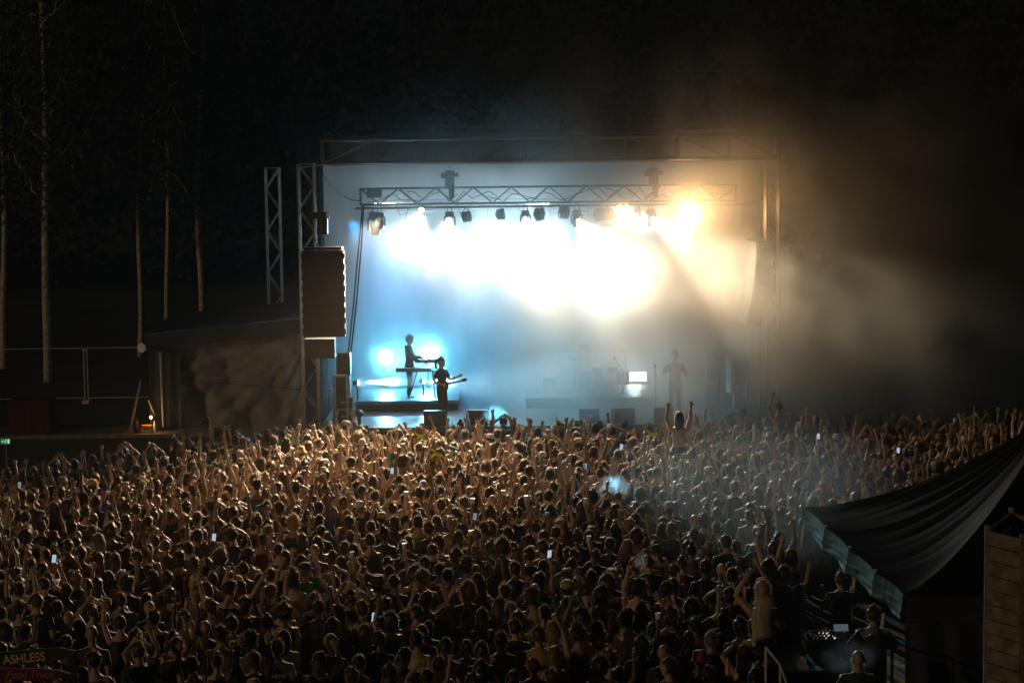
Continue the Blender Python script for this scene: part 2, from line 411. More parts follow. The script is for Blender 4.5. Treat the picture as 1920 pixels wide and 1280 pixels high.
line_array(laR.x, 55.0, laR.z, 8, .8, 'hanging loudspeaker stack half hidden in smoke at the right', math.radians(2.2), math.radians(-78))

def hoist(px, y0, Y, z_top, label, arm=False):
    p = at(px, y0, Y); t = thing('chain_hoist', tuple(p), label, 'chain hoist', 'chain hoists holding the rigging')
    b = MB().box((p.x, p.y, p.z), (0.26, 0.26, 0.5)).box((p.x - .14, p.y, p.z + .1), (0.2, 0.2, 0.16)).box((p.x + .14, p.y, p.z + .12), (0.22, 0.16, 0.12))
    part(b, 'motor', M('black'), t)
    ch = MB(); z = p.z + .25; k = 0
    while z < z_top:
        ch.box((p.x, p.y, z + .03), (0.035 if k % 2 else 0.012, 0.012 if k % 2 else 0.035, 0.06)); z += 0.055; k += 1
    part(ch, 'chain', M('darkalu'), t)
    part(MB().lathe([(0.03, 0), (0.05, 0.05), (0.03, 0.12)], (p.x, p.y, z_top - .35), n=8), 'hook', M('black'), t)
    bag = MB().lathe([(0.07, 0), (0.085, -.12), (0.08, -.35), (0.04, -.42)], (p.x + .05, p.y - .1, p.z - .15), n=9); part(bag, 'chain_bag', M('black'), t)
    return t
hoist(843, 336, 56.4, 8.7, 'black chain hoist holding the lighting truss above the left moving lamps')
hoist(1225, 332, 56.4, 8.7, 'chain hoist above the right part of the lighting truss, in orange smoke')
hp = at(609, 420, 53.5); t = thing('chain_hoist', tuple(hp), 'dark chain hoist with white tag right above the left loudspeaker stack', 'chain hoist', 'chain hoists holding the rigging')
part(MB().box((hp.x, 53.5, hp.z), (0.15, .2, .55)).box((hp.x - .15, 53.5, hp.z + .24), (0.55, .24, .17)), 'motor', M('black'), t)
part(MB().box((hp.x + .1, 53.37, hp.z + .25), (.09, .02, .12)), 'tag', M('white'), t)
hm = MB().tube((hp.x - .1, 53.5, hp.z + .3), (hp.x - .12, 53.9, 8.7), 0.012); hm.tube((hp.x - .12, 53.5, hp.z + .2), (hp.x - .1, 53.5, laL.z + .05), 0.02)
hm.path([(hp.x - .26, 53.5, hp.z + .2), (hp.x - .3, 53.5, hp.z - .2), (hp.x - .26, 53.5, hp.z - .5), (hp.x - .2, 53.5, laL.z + .05)], 0.014)
part(hm, 'chain', M('darkalu'), t)

# ------------------------------------------------------------------ lighting truss and its lamps
LY = 56.5
tl, tr = at(676, 366, LY).x, at(1382, 366, LY).x
zt0, zt1 = 7.52, 7.97
tr_t = thing('lighting_truss', ((tl + tr) / 2, LY, zt0), 'long box truss hanging across the stage and carrying the lamps', 'truss')
mc, mb_ = MB(), MB()
lattice(mc, mb_, (tl, LY, (zt0 + zt1) / 2), (tr, LY, (zt0 + zt1) / 2), (0, 1, 0), (0, 0, 1), .42, zt1 - zt0, 0.03, 0.016, .52)
for yy in (-.3, .3): mc.tube((tl - .15, LY + yy, 7.42), (tr + .6, LY + yy, 7.42), 0.028, n=6)
part(mc, 'chord', M('darkalu'), tr_t); part(mb_, 'bracing', M('darkalu'), tr_t)
rnd = random.Random(4)
cb = MB()
for s in range(9):
    x = tl + .2 + s * (tr - tl) / 9.5; pts = []
    for k in range(7): pts.append((x + k * .24, LY - .2 + rnd.uniform(-.03, .03), zt0 + rnd.uniform(.03, .4)))
    cb.path(pts, 0.013, n=5)
for s in range(6):
    x = tl + 1 + s * 1.7; cb.path([(x, LY - .25, zt0 + .02), (x + .12, LY - .26, 7.3 - rnd.random() * .1), (x + .3, LY - .26, 7.26), (x + .42, LY - .26, zt0)], 0.01, n=5)
part(cb, 'cable', M('cable'), tr_t)
dmp = at(703, 362, LY); part(MB().box((dmp.x, LY - .22, dmp.z), (.42, .12, .26)), 'dimmer_box', M('black'), tr_t)

def moving_head(px, py, Y, k, label, tilt=0.2, yaw=0.0, lens='lens_off'):
    p = at(px, py, Y); zc = 7.40
    t = thing('moving_head', (p.x, Y, zc), label, 'stage light', 'moving-head lamps hanging from the trusses')
    b = MB(); b.box((0, 0, -.17 * k), (.26 * k, .22 * k, .11 * k)); b.box((0, 0, -.11 * k), (.2 * k, .17 * k, .03 * k))
    for s in (-1, 1): b.tube((s * .06 * k, 0, 0), (s * .06 * k, 0, -.1 * k), 0.012 * k)
    b.build('base', M('black'), t)
    y_ = MB()
    y_.box((0, 0, -.25 * k), (.3 * k, .1 * k, .05 * k))
    for s in (-1, 1): y_.box((s * .15 * k, 0, -.38 * k), (.05 * k, .12 * k, .26 * k))
    yo = y_.build('yoke', M('black'), t)
    R_ = Matrix.Rotation(yaw, 3, 'Z') @ Matrix.Rotation(tilt, 3, 'X')
    hc = Vector((0, 0, -.42 * k))
    h = MB(); prof = [(.05, .17), (.095, .14), (.115, .05), (.12, -.05), (.105, -.13), (.1, -.17), (.085, -.171)]
    h.lathe([(a * k, z * k) for a, z in prof], hc, R_ @ Vector((0, 0, 1)), 14)
    ho = h.build('head', M('black'), t, True)
    l = MB().lathe([(.083 * k, -.175 * k), (.06 * k, -.185 * k), (.001, -.19 * k)], hc, R_ @ Vector((0, 0, 1)), 14)
    l.build('lens', M(lens), ho, True)
    return t
moving_head(712, 400, LY - .3, .92, 'moving-head lamp nearest the truss end above the loudspeaker cables', .25, .3)
moving_head(843, 400, LY - .3, .95, 'moving-head lamp straight under the left chain hoist', .15, 0)
moving_head(985, 398, LY - .3, .9, 'pale moving-head lamp in the middle of the lighting truss', .2, -.3)
moving_head(1081, 396, LY - .3, .95, 'moving-head lamp between the centre lamp and the paired lamps', .1, .2)
moving_head(1220, 392, LY - .3, .95, 'moving-head lamp under the hoist in the orange smoke', .25, -.2)
moving_head(704, 425, 58.2, 1.35, 'big hazy moving-head lamp lower and further back at the left', .1, -.4)
def wash(px, py, Y, label, yaw, tilt=1.35, k=1.0, lens='lens_off', zhang=7.42):
    p = at(px, py, Y)
    t = thing('wash_light', tuple(p), label, 'stage light', 'drum-shaped wash lamps on the lighting rig')
    R_ = Matrix.Rotation(yaw, 3, 'Z') @ Matrix.Rotation(tilt, 3, 'X')
    ax = R_ @ Vector((0, 0, 1))
    h = MB(); h.lathe([(.08 * k, -.16 * k), (.13 * k, -.12 * k), (.17 * k, .0), (.19 * k, .1 * k), (.19 * k, .13 * k), (.17 * k, .131 * k)], (0, 0, 0), ax, 16)
    for q in range(3): h.lathe([(.15 * k, -.1 * k + q * .05 * k), (.185 * k, -.095 * k + q * .05 * k), (.185 * k, -.08 * k + q * .05 * k), (.15 * k, -.075 * k + q * .05 * k)], (0, 0, 0), ax, 16)
    ho = h.build('housing', M('black'), t, False)
    MB().lathe([(.165 * k, .135 * k), (.1 * k, .15 * k), (.001, .155 * k)], (0, 0, 0), ax, 16).build('lens', M(lens), ho, True)
    br_ = MB()
    sd_ = R_ @ Vector((1, 0, 0)); up_ = max(0.12, zhang - p.z)
    for s in (-1, 1): br_.path([sd_ * (s * .2 * k), sd_ * (s * .2 * k) + Vector((0, 0, .2 * k)), sd_ * (s * .05 * k) + Vector((0, 0, min(.24, up_)))], .014, n=5)
    br_.tube((0, 0, min(.22, up_ - .01)), (0, 0, up_), .02); br_.build('bracket', M('black'), t)
    return t
W_ = [(874, 406, 'narrow drum lamp edged orange right of the left hoist', 1.2), (938, 402, 'small drum lamp turned sideways left of the centre lamp', 1.4), (1011, 402, 'drum lamp with orange rim right of the centre lamp', 1.25),
      (1058, 398, 'drum lamp seen edge-on beside the fourth moving head', -1.2), (1124, 402, 'left one of two dark drum lamps hung close together', 1.35), (1141, 402, 'right one of two dark drum lamps hung close together', -1.35),
      (1190, 399, 'orange-lit drum lamp right of the four-bulb blinder', 1.2)]
for px, py, lb_, yw in W_: wash(px, py, LY - .3, lb_, yw, 1.45, .98 if px > 950 else .85)
# lit lamps facing the crowd
WARM = (1.0, 0.7, 0.38); WARM2 = (1.0, 0.56, 0.22)
def aimed_wash(px, py, Y, label, tgt, k=1.0, lens='lens_warm', zhang=7.42):
    p = at(px, py, Y); d = (Vector(tgt) - p).normalized()
    yaw = math.atan2(d.x, -d.y); tilt = math.acos(max(-1, min(1, d.z)))
    return wash(px, py, Y, label, yaw, tilt, k, lens, zhang), p + d * .2
CR = {}
_, p = aimed_wash(790, 392, LY - .3, 'small glowing orange lamp between the two left moving heads', (-3, 44, 1.6), .5); spot(None, p, (-4.5, 47.5, 1.6), 16000, WARM, 58, .7, .09)
_, p = aimed_wash(1290, 395, LY - .4, 'blazing orange-white lamp at the right part of the truss', (5, 46, 1.6), .9); spot(None, p, (7.0, 45, 7.0), 1300, WARM2, 150, .8, .1)
bl = at(1169, 396, LY - .3); t = thing('blinder', (bl.x, LY - .3, bl.z), 'square blinder with four glowing orange bulbs under the truss', 'stage light')
part(MB().box((bl.x, LY - .22, bl.z), (.44, .1, .44)).tube((bl.x, LY - .25, bl.z + .2), (bl.x, LY - .25, 7.42), .02), 'frame', M('black'), t)
for i in (-1, 1):
    for j in (-1, 1): part(MB().lathe([(.09, .0), (.06, .03), (.01, .04)], (bl.x + i * .11, LY - .275, bl.z + j * .11), (0, -1, -.2), 14), 'bulb', M('lens_warm'), t, True)
spot(None, (bl.x, LY - .45, bl.z), (1.5, 42, 1.6), 600, WARM, 90, .8, .15)
# spots added below the dark moving heads to brighten the crowd
for px, tgt, pw in ((712, (-6.8, 48.5, 1.6), 10500), (843, (-2.5, 47, 1.6), 13000), (985, (1.5, 46, 1.6), 10500), (1081, (5.5, 47, 1.6), 7000), (1220, (11.5, 50, 1.6), 8500)):
    p = at(px, 408, LY - .5); spot(None, p, tgt, pw, (1.0, .77, .48), 50, .8, .07)

# rear truss with the white-blue lamps
rt = thing('rear_truss', (0.3, 61.2, 7.3), 'second truss across the rear of the stage with white lamps', 'truss')
mc, mb_ = MB(), MB(); lattice(mc, mb_, (-4.2, 61.2, 7.35), (5.2, 61.2, 7.35), (0, 1, 0), (0, 0, 1), .3, .3, .025, .013, .5); part(mc, 'chord', M('darkalu'), rt); part(mb_, 'bracing', M('darkalu'), rt)
ICE = (0.62, 0.9, 1.0)
RW = [(762, 440, 2000, 'white wash lamp glaring between the two left moving heads'), (915, 445, 2200, 'white wash lamp glaring below the centre left of the truss'), (1030, 430, 800, 'white wash lamp glaring under the middle of the truss'), (1215, 405, 250, 'white wash lamp shining behind the right hoist')]
for px, py, pw, lb_ in RW:
    _, p = aimed_wash(px, py, 60.6, lb_, (at(px, py, 60.6).x * .6, 40, 0), .9, 'lens_white', 7.2)
    spot(None, p, (at(px, py, 60.6).x * .6, 47, 4.2), pw, ICE, 125, .9, .12)
sb = at(1157, 428, 60.4); t = thing('strobe_bar', tuple(sb), 'flat white strobe bar shining down right of the paired lamps', 'stage light')
part(MB().box((sb.x, 60.4, sb.z + .07), (.95, .18, .1)).tube((sb.x, 60.5, sb.z + .1), (sb.x, 60.8, 7.2), .02), 'housing', M('black'), t)
part(MB().box((sb.x, 60.4, sb.z + .012), (.9, .13, .015)), 'tube_lamp', M('lens_white'), t)
spot(None, (sb.x, 60.4, sb.z - .03), (sb.x + .4, 59.6, 1.5), 700, ICE, 75, .5, .12)
for k, (px, lb_) in enumerate(((722, 'thin white light strip behind the truss near its left end'), (760, 'thin white light strip between strip and orange lamp'), (1010, 'thin white light strip behind the truss at its middle'))):
    p = at(px, 382, 57.6); t = thing('light_strip', tuple(p), lb_, 'stage light', 'light strips behind the truss')
    part(MB().box((p.x, p.y + .03, p.z), (.62, .05, .06)).tube((p.x, p.y + .05, p.z), (p.x, LY + .35, 7.42), .012), 'housing', M('black'), t)
    e = MB()
    for q in range(9): e.box((p.x - .27 + q * .067, p.y, p.z), (.05, .01, .04))
    part(e, 'diode', M('lens_white'), t)

# loudspeaker feed cables
cbm = MB()
for dx in (0, 5):
    cbm.path([at(680 + dx * .4, 386, 56.2), at(672 + dx, 470, 56.0), at(663 + dx, 570, 56.0), at(653 + dx, 660, 56.0), at(650 + dx, 700, 56.0)], 0.022, n=6)
solo(cbm, 'cable_drop', M('cable'), at(650, 700, 56), 'pair of black cables dropping from the truss end to the stage', 'cable')
cbm = MB(); cbm.path([at(600, 312, 55), at(606, 328, 55), at(620, 348, 55.5), at(640, 366, 56), at(660, 375, 56.2), at(676, 377, 56.3)], 0.016, n=6)
solo(cbm, 'feed_cable', M('cable'), at(600, 312, 55), 'thin cable sagging from the roof corner to the truss end', 'cable')

# low lamps at the back left, shining at the crowd
CY = (0.12, 0.68, 1.0); CYW = (0.5, 0.86, 1.0)
def floor_lamp(px, py, Y, tgt, label, power, col, ang, k=1.0, blend=.8, r=.12):
    p = at(px, py, Y); t = thing('floor_lamp', tuple(p), label, 'stage light', 'lamps standing low on the stage')
    d = (Vector(tgt) - p).normalized(); q = d.to_track_quat('Z', 'Y').to_matrix()
    h = MB(); h.lathe([(.07 * k, -.2 * k), (.11 * k, -.15 * k), (.13 * k, 0), (.15 * k, .06 * k), (.135 * k, .062 * k)], p, d, 14); part(h, 'housing', M('black'), t)
    part(MB().lathe([(.13 * k, .07 * k), (.08 * k, .085 * k), (.001, .09 * k)], p, d, 14), 'lens', M('lens_cyan'), t, True)
    s = MB(); s.tube((p.x, p.y + .08, SZ + .01), (p.x, p.y + .08, p.z - .1), .025)
    for a in range(3): s.tube((p.x, p.y + .08, SZ + .25), (p.x + .3 * math.cos(a * 2.1 + .5), p.y + .08 + .3 * math.sin(a * 2.1 + .5), SZ + .02), .015)
    part(s, 'stand', M('black'), t)
    spot(None, p + d * .13, tgt, power, col, ang, blend, r)
    return p
floor_lamp(724, 668, 61.3, (-3.9, 40, 2.2), 'round cyan-white lamp glaring at the left of the keyboard player', 4600, CY, 120, 1.7)
floor_lamp(801, 661, 61.3, (-1.6, 40, 2.2), 'round cyan-white lamp glaring at the right of the keyboard player', 3600, CY, 120, 1.5)
floor_lamp(669, 717, 57.6, at(800, 714, 57.4), 'lamp low at the left sending a flat beam across the stage', 16000, CYW, 15, .6, .25, .03)
floor_lamp(793, 714, 58.6, at(900, 722, 57.8), 'small lamp low behind the guitarist shining sideways', 3000, CYW, 30, .6, .3, .03)
lp = at(1188, 706, 61.5); t = thing('flood_lamp', (lp.x, 61.5, SZ), 'white light panel low behind the drum kit', 'stage light')
part(MB().box((lp.x, 61.55, lp.z), (.86, .06, .34)).tube((lp.x - .3, 61.6, SZ), (lp.x - .3, 61.6, lp.z), .02).tube((lp.x + .3, 61.6, SZ), (lp.x + .3, 61.6, lp.z), .02), 'frame', M('black'), t)
part(MB().box((lp.x, 61.51, lp.z), (.8, .02, .28)), 'panel', M('lens_white'), t)
spot(None, (lp.x, 61.4, lp.z), (lp.x, 50, 1.8), 180, ICE, 120, .9, .2)
vp = at(1366, 706, 57.5); t = thing('light_column', (vp.x, 57.5, SZ), 'upright pale blue light column at the right of the stage', 'stage light')
part(MB().box((vp.x, 57.6, vp.z), (.17, .1, .95)).box((vp.x, 57.6, (SZ + vp.z - .5) / 2), (.3, .3, vp.z - .5 - SZ)), 'housing', M('black'), t)
MATS['lens_pale'] = emis('pale_tube_light', (.55, .85, .95), .7)
part(MB().box((vp.x, 57.54, vp.z), (.13, .02, .9)), 'tube_lamp', M('lens_pale'), t)
# cyan side beams over the crowd and the tent
spot(None, at(1010, 400, LY + 1.2), (5.2, 40, 1.6), 14000, (0.05, .55, .8), 20, .9, .1)
spot(None, at(1180, 392, LY - .6), (5.6, 33.5, 2.2), 500, (0.25, .75, .85), 26, .9, .1)
spot(None, (6.2, 59.5, 3.2), (14, 56.5, 3.4), 900, (.12, .62, .75), 70, .9, .1)  # unseen spot added to turn the right-hand smoke teal
for x_ in (-3.5, 0.5, 4.5): spot(None, (x_, 59.2, 7.3), (x_, 63.2, 7.9), 420, (.75, .9, 1.0), 140, .9, .1)  # unseen spots added to lighten the top of the backdrop
# blue wash filling the left back of the stage
spot(None, (-4.9, 60.5, 6.9), (-2.6, 62.8, 3.6), 3000, (0.05, .4, 1.0), 80, .9, .1)
spot(None, (0.2, 60.8, 6.9), (-2.2, 60.5, 2.6), 2200, (0.05, .3, 1.0), 70, .9, .1)

# ------------------------------------------------------------------ things on the stage
def cabinet(pxa, pxb, y0, y1, Y, label, cat='speaker cabinet', name='speaker_cabinet', depth=.45, m='black', wheels=False):
    a, b = at(pxa, y0, Y), at(pxb, y1, Y); w = b.x - a.x; h = a.z - b.z; cx = (a.x + b.x) / 2
    t = thing(name, (cx, Y, b.z), label, cat)
    MB().box((0, depth / 2, h / 2), (w, depth, h)).build('body', M(m), t)
    g_ = MB().box((0, -.012, h / 2), (w * .88, .02, h * .86)); g_.build('grille', M('speaker'), t)
    c_ = MB()
    for i in (-1, 1):
        for j in (0, 1): c_.box((i * (w / 2 - .03), -.005, j * (h - .06) + .03), (.065, .03, .065))
    c_.build('corner', M('darkalu'), t)
    return t
def riser(pxa, pxb, py, Y0, Y1, z, label):
    a, b = at(pxa, py, Y0).x, at(pxb, py, Y0).x
    t = thing('riser', ((a + b) / 2, Y0, SZ), label, 'stage riser')
    part(MB().box(((a + b) / 2, (Y0 + Y1) / 2, z - .05), (b - a, Y1 - Y0, .1)), 'top', M('deck'), t)
    part(MB().box(((a + b) / 2, (Y0 + Y1) / 2, (SZ + z - .1) / 2 + .002), (b - a - .04, Y1 - Y0 - .04, z - .104 - SZ)), 'skirt', M('skirt'), t)
    return t
riser(668, 860, 750, 57.4, 60.4, SZ + .3, 'low riser under the keyboard player')
riser(985, 1235, 750, 57.6, 60.6, SZ + .3, 'low riser under the drum kit')
cabinet(1018, 1043, 697, 728, 58.2, 'small amplifier cabinet with bright right edge left of the drums', depth=.35).location.z = SZ + .3 + .0
t = cabinet(1086, 1108, 664, 742, 60.2, 'tall dark amplifier stack behind the drum kit')
t.location.z = SZ + .3
cabinet(630, 657, 662, 704, 55.6, 'loudspeaker on top of the cases at the left stage edge')
def case(pxa, pxb, y0, y1, Y, label):
    a, b = at(pxa, y0, Y), at(pxb, y1, Y); w = b.x - a.x; h = a.z - b.z; t = thing('flight_case', ((a.x + b.x) / 2, Y, b.z), label, 'flight case', 'flight cases at the stage edges')
    MB().box((0, .3, h / 2), (w, .6, h)).build('body', M('black'), t)
    e = MB()
    for i in (-1, 1):
        e.box((i * (w / 2 - .01), -.005, h / 2), (.03, .02, h))
    for j in (.012, h - .012): e.box((0, -.007, j), (w, .02, .024))
    e.build('edging', M('alu'), t); MB().box((0, -.02, h * .55), (.12, .02, .07)).build('latch', M('alu'), t)
    return t
case(628, 656, 706, 742, 55.5, 'grey-edged flight case below the left side loudspeaker')
case(626, 662, 744, 766, 55.3, 'middle flight case of the stack at the left stage edge')
case(624, 664, 768, 796, 55.2, 'lowest flight case of the stack at the left stage edge')
def wedge(pxa, pxb, y0, label, Y=54.25):
    a, b = at(pxa, y0, Y), at(pxb, y0, Y); w = b.x - a.x; h = .42
    t = thing('floor_monitor', ((a.x + b.x) / 2, Y, SZ), label, 'floor monitor', 'floor monitors along the front edge of the stage')
    v = []
    for s in (-1, 1): v += [(s * w / 2, 0, 0.002), (s * w / 2, 0, h * .98), (s * w / 2, .12, h), (s * w / 2, .5, .12), (s * w / 2, .5, 0.002)]
    m_ = MB(); m_.add(v, [(0, 1, 2, 3, 4), (9, 8, 7, 6, 5), (0, 5, 6, 1), (1, 6, 7, 2), (2, 7, 8, 3), (3, 8, 9, 4), (4, 9, 5, 0)]); m_.build('body', M('black'), t)
    g_ = MB(); n_ = Vector((0, .28, .38)).normalized() * .012
    g_.add([Vector((s * w * .42, y, z)) + n_ for s in (-1, 1) for y, z in ((.15, h - .03), (.47, .16))], [(0, 1, 3, 2)]); g_.build('grille', M('speaker'), t)
    MB().box((0, -.012, h * .45), (w * .3, .02, .1)).build('handle', M('darkalu'), t)
for a_, b_, y_, l_ in ((794, 836, 776, 'floor monitor directly in front of the guitarist'), (876, 916, 777, 'floor monitor beside the bright cyan smoke puff'), (1086, 1124, 766, 'hazy floor monitor left of the widest one'), (1146, 1191, 767, 'widest floor monitor, below the drum kit'), (1226, 1262, 760, 'floor monitor below the microphone stand')): wedge(a_, b_, y_, l_)
mp = at(1229, 760, 55.0); t = thing('microphone_stand', (mp.x, 55.0, SZ), 'straight microphone stand left of the hazy singer', 'microphone stand')
MB().lathe([(.14, 0.002), (.14, .03), (.03, .05)], n=16).build('base', M('black'), t); MB().tube((0, 0, .04), (0, 0, 1.38), .014).build('pole', M('black'), t)
MB().lathe([(.015, 0), (.02, .1), (.035, .13), (.035, .17), (.015, .2)], (0, 0, 1.36), (0, .35, 1)).build('microphone', M('darkalu'), t)
bp_ = at(1160, 742, 57.9); t = thing('boom_stand', (bp_.x, 57.9, SZ + .3), 'slanting boom stand at the right of the drum kit', 'microphone stand')
s = MB().tube((.35, 0, .35), (-.1, 0, 1.1), .014).tube((.1, 0, 0.02), (.15, 0, .68), .014)
for a in range(3): s.tube((.1, 0, .12), (.1 + .25 * math.cos(a * 2.1), .25 * math.sin(a * 2.1), .01), .012)
s.build('pole', M('black'), t); MB().ellips((-.12, 0, 1.12), (.035, .035, .05)).build('microphone', M('darkalu'), t)
# drum kit
dk = at(1135, 742, 58.6); t = thing('drum_kit', (dk.x, 58.8, SZ + .3), 'drum kit with cymbals in smoke on the centre riser', 'drum kit')
def drum(c, r, h, axis, nm='drum'):
    d = MB().lathe([(r, -h / 2), (r, h / 2)], c, axis, 20).build(nm, M('black'), t, False)
    MB().lathe([(r + .012, h / 2 - .03), (r + .012, h / 2 + .004), (.001, h / 2 + .005)], c, axis, 20).build('skin', M('white'), d)
drum((0, 0, .29), .28, .4, (0, -1, 0), 'bass_drum')
drum((-.22, -.05, .72), .15, .22, (0, -.3, 1), 'tom'); drum((.22, -.05, .72), .16, .24, (0, -.3, 1), 'tom'); drum((.55, .35, .4), .2, .4, (0, 0, 1), 'floor_tom'); drum((-.5, .3, .6), .18, .14, (0, 0, 1), 'snare')
for cx_, cy_, cz_ in ((-.65, 0, 1.2), (.62, -.05, 1.25), (-.85, .35, .95)):
    MB().lathe([(.21, 0), (.05, .03), (.01, .045)], (cx_, cy_, cz_), (.15, -.25, 1), 20).build('cymbal', M('darkalu'), t)
    s = MB().tube((cx_, cy_, 0.2), (cx_, cy_, cz_), .012)
    for a in range(3): s.tube((cx_, cy_, .3), (cx_ + .2 * math.cos(a * 2.1), cy_ + .2 * math.sin(a * 2.1), .01), .01)
    s.build('cymbal_stand', M('darkalu'), t)
# keyboard rig
kp = at(790, 752, 58.0); t = thing('keyboard_stand', (kp.x, 57.95, SZ + .3), 'two-tier keyboard stand with keyboards in front of the player', 'keyboard stand')
kz = at(790, 693, 58).z - SZ - .3; k2 = at(800, 678, 58).z - SZ - .3
s = MB()
for sx_ in (-.35, .4):
    for y_ in (0, .3): s.tube((sx_, y_, 0.01), (sx_ * .6 + .1, .3 - y_, kz - .05), .018)
for sx_ in (.12, .42):
    s.tube((sx_, .2, kz), (sx_, .2, k2 - .02), .014)
s.tube((-.3, .15, kz - .06), (.45, .15, kz - .06), .02); s.build('stand_frame', M('black'), t)
kx0, kx1 = at(742, 693, 58).x - kp.x, at(808, 693, 58).x - kp.x
kb = MB().box(((kx0 + kx1) / 2, .15, kz), (kx1 - kx0, .34, .1)).build('keyboard', M('black'), t); MB().box(((kx0 + kx1) / 2, .08, kz + .056), ((kx1 - kx0) * .85, .16, .012)).build('keys', M('white'), kb)
kx0, kx1 = at(778, 678, 58).x - kp.x, at(816, 678, 58).x - kp.x
MB().box(((kx0 + kx1) / 2, .2, k2), (kx1 - kx0, .3, .09)).box((kx1 - .2, .2, k2 + .07), (.26, .22, .025), Matrix.Rotation(.5, 3, 'Y')).build('synthesizer', M('black'), t)
# racks and frames at the right wing
def rack(pxa, pxb, y0, y1, Y, label):
    a, b = at(pxa, y0, Y), at(pxb, y1, Y); w = b.x - a.x; h = a.z - b.z; t = thing('equipment_rack', ((a.x + b.x) / 2, Y, SZ), label, 'equipment rack')
    zb = b.z - SZ
    MB().box((0, .25, zb + h / 2), (w, .5, h)).build('case', M('black'), t)
    for k in range(5): MB().box((0, -.01, zb + h * (k + .5) / 5), (w * .86, .02, h / 5 * .7)).build('drawer_unit', M('darkalu'), t)
    l_ = MB()
    for i in (-1, 1):
        for j in (0, 1): l_.tube((i * w * .42, .05 + j * .4, 0), (i * w * .42, .05 + j * .4, zb), .02)
    l_.build('leg', M('darkalu'), t)
rack(1325, 1352, 660, 712, 57.2, 'tall equipment rack left of the upright light column')
def pipeframe(pxa, pxb, y0, Y, label):
    a, b = at(pxa, y0, Y), at(pxb, y0, Y); t = thing('pipe_frame', (a.x, Y, SZ), label, 'pipe frame')
    h = a.z - SZ; w = b.x - a.x
    s = MB().tube((0, 0, 0), (0, 0, h), .035).tube((w, 0, 0), (w, 0, h), .035).tube((0, 0, h), (w, 0, h), .035); s.build('frame', M('alu'), t)
    MB().box((w / 2, .04, h - .35), (w * .8, .03, .55)).build('panel', M('skirt'), t)
pipeframe(1376, 1401, 678, 56.6, 'grey pipe frame right of the upright light column')
pipeframe(627, 650, 704, 55.05, 'pale pipe frame at the left edge of the stage')
# tripod camera at the left stage edge
cp = at(674, 800, 54.15); t = thing('stage_camera', (cp.x, 54.15, SZ), 'dark round-headed camera on a short stand at the left stage corner', 'camera')
ch_ = at(675, 775, 54.15).z - SZ
MB().ellips((0, 0, ch_), (.12, .14, .11)).box((.02, -.12, ch_), (.1, .1, .1)).build('body', M('black'), t)
MB().tube((0, 0, 0), (0, 0, ch_ - .05), .05).box((0.05, 0, .03), (.4, .3, .06)).build('stand', M('black'), t)

# ------------------------------------------------------------------ left wing: marquee, platform, fence, trees
WY = 56.9
wx0, wx1 = at(298, 720, WY).x, at(566, 700, WY).x
wing = thing('wing_marquee', (wx0, WY, 0), 'low sloping dark-roofed marquee with a brown tarp wall beside the stage', 'marquee')
A0, A1 = at(300, 657, WY), at(566, 625, WY); B0, B1 = at(270, 628, WY), at(566, 597, WY)
tp = MB(); rows = []
for i in range(70):
    u = i / 69; x = A0.x + (A1.x - A0.x) * u; zt = A0.z + (A1.z - A0.z) * u; col = []
    for j in range(36):
        v = j / 35; z = zt * (1 - v) + 0.05 * v
        w1 = math.sin((u * 7 - v * 3.2) * 3.1 + 2 * math.sin(v * 3)) * .17 + math.sin((u * 5 + v * 4) * 2.4) * .12 + math.sin(u * 38 - v * 9) * .03 * (1 - v) + sum(.2 * math.exp(-((math.atan2(v, 1.03 - u) - q_) / .035) ** 2) for q_ in (.12, .3, .52, .74, .95, 1.2, 1.4))
        col.append((x, WY + 0.45 + w1 * min(1, v * 5 + .1), z))
    rows.append(col)
tp.grid(rows); part(tp, 'tarp_wall', M('tarp'), wing, True)
rm = MB(); 
fx = [Vector((B0.x, WY - .15, B0.z)), Vector((B1.x, WY - .15, B1.z)), Vector((A1.x, WY - .1, A1.z)), Vector((at(274, 657, WY).x, WY - .1, A0.z))]
bk = [v + Vector((0, 5, 0.2)) for v in fx]
rm.add(fx + bk, [(0, 3, 2, 1), (4, 5, 6, 7), (0, 1, 5, 4), (3, 7, 6, 2), (0, 4, 7, 3), (1, 2, 6, 5)]); part(rm, 'roof', M('darktarp'), wing)
sdw = MB(); xx0 = at(278, 700, WY).x
sdw.grid([[(xx0 + .05 * math.sin(y * 4 + z), y, z) for z in np.linspace(.05, A0.z, 8)] for y in np.linspace(WY, WY + 5, 30)]); part(sdw, 'side_wall', M('darktarp'), wing, True)
mg = MB(); mg.grid([[(x, WY + .05 + .02 * math.sin(x * 20), z) for z in np.linspace(.05, A0.z, 8)] for x in np.linspace(xx0, A0.x + .55, 24)]); part(mg, 'corner_curtain', M('darktarp'), wing, True)
def wpole(x0, y0, x1, y1, r=.03, Y=WY - .2, m='galv'):
    a, b = at(x0, y0, Y), at(x1, y1, Y); b.z = max(b.z, 0.0); part(MB().tube(a, b, r), 'pole', M(m), wing)
wpole(300, 660, 306, 800, .03); wpole(264, 712, 244, 806, .035, m='alu'); wpole(278, 750, 290, 778, .02); wpole(308, 710, 338, 800, .015, m='darkalu')
rl = MB().tube(at(271, 627, WY - .18), at(566, 596, WY - .18), .012); part(rl, 'edge_rail', M('alu'), wing)
rl = MB().tube(at(345, 712, WY - .05), at(566, 730, WY - .05), .012); part(rl, 'rope', M('cable'), wing)
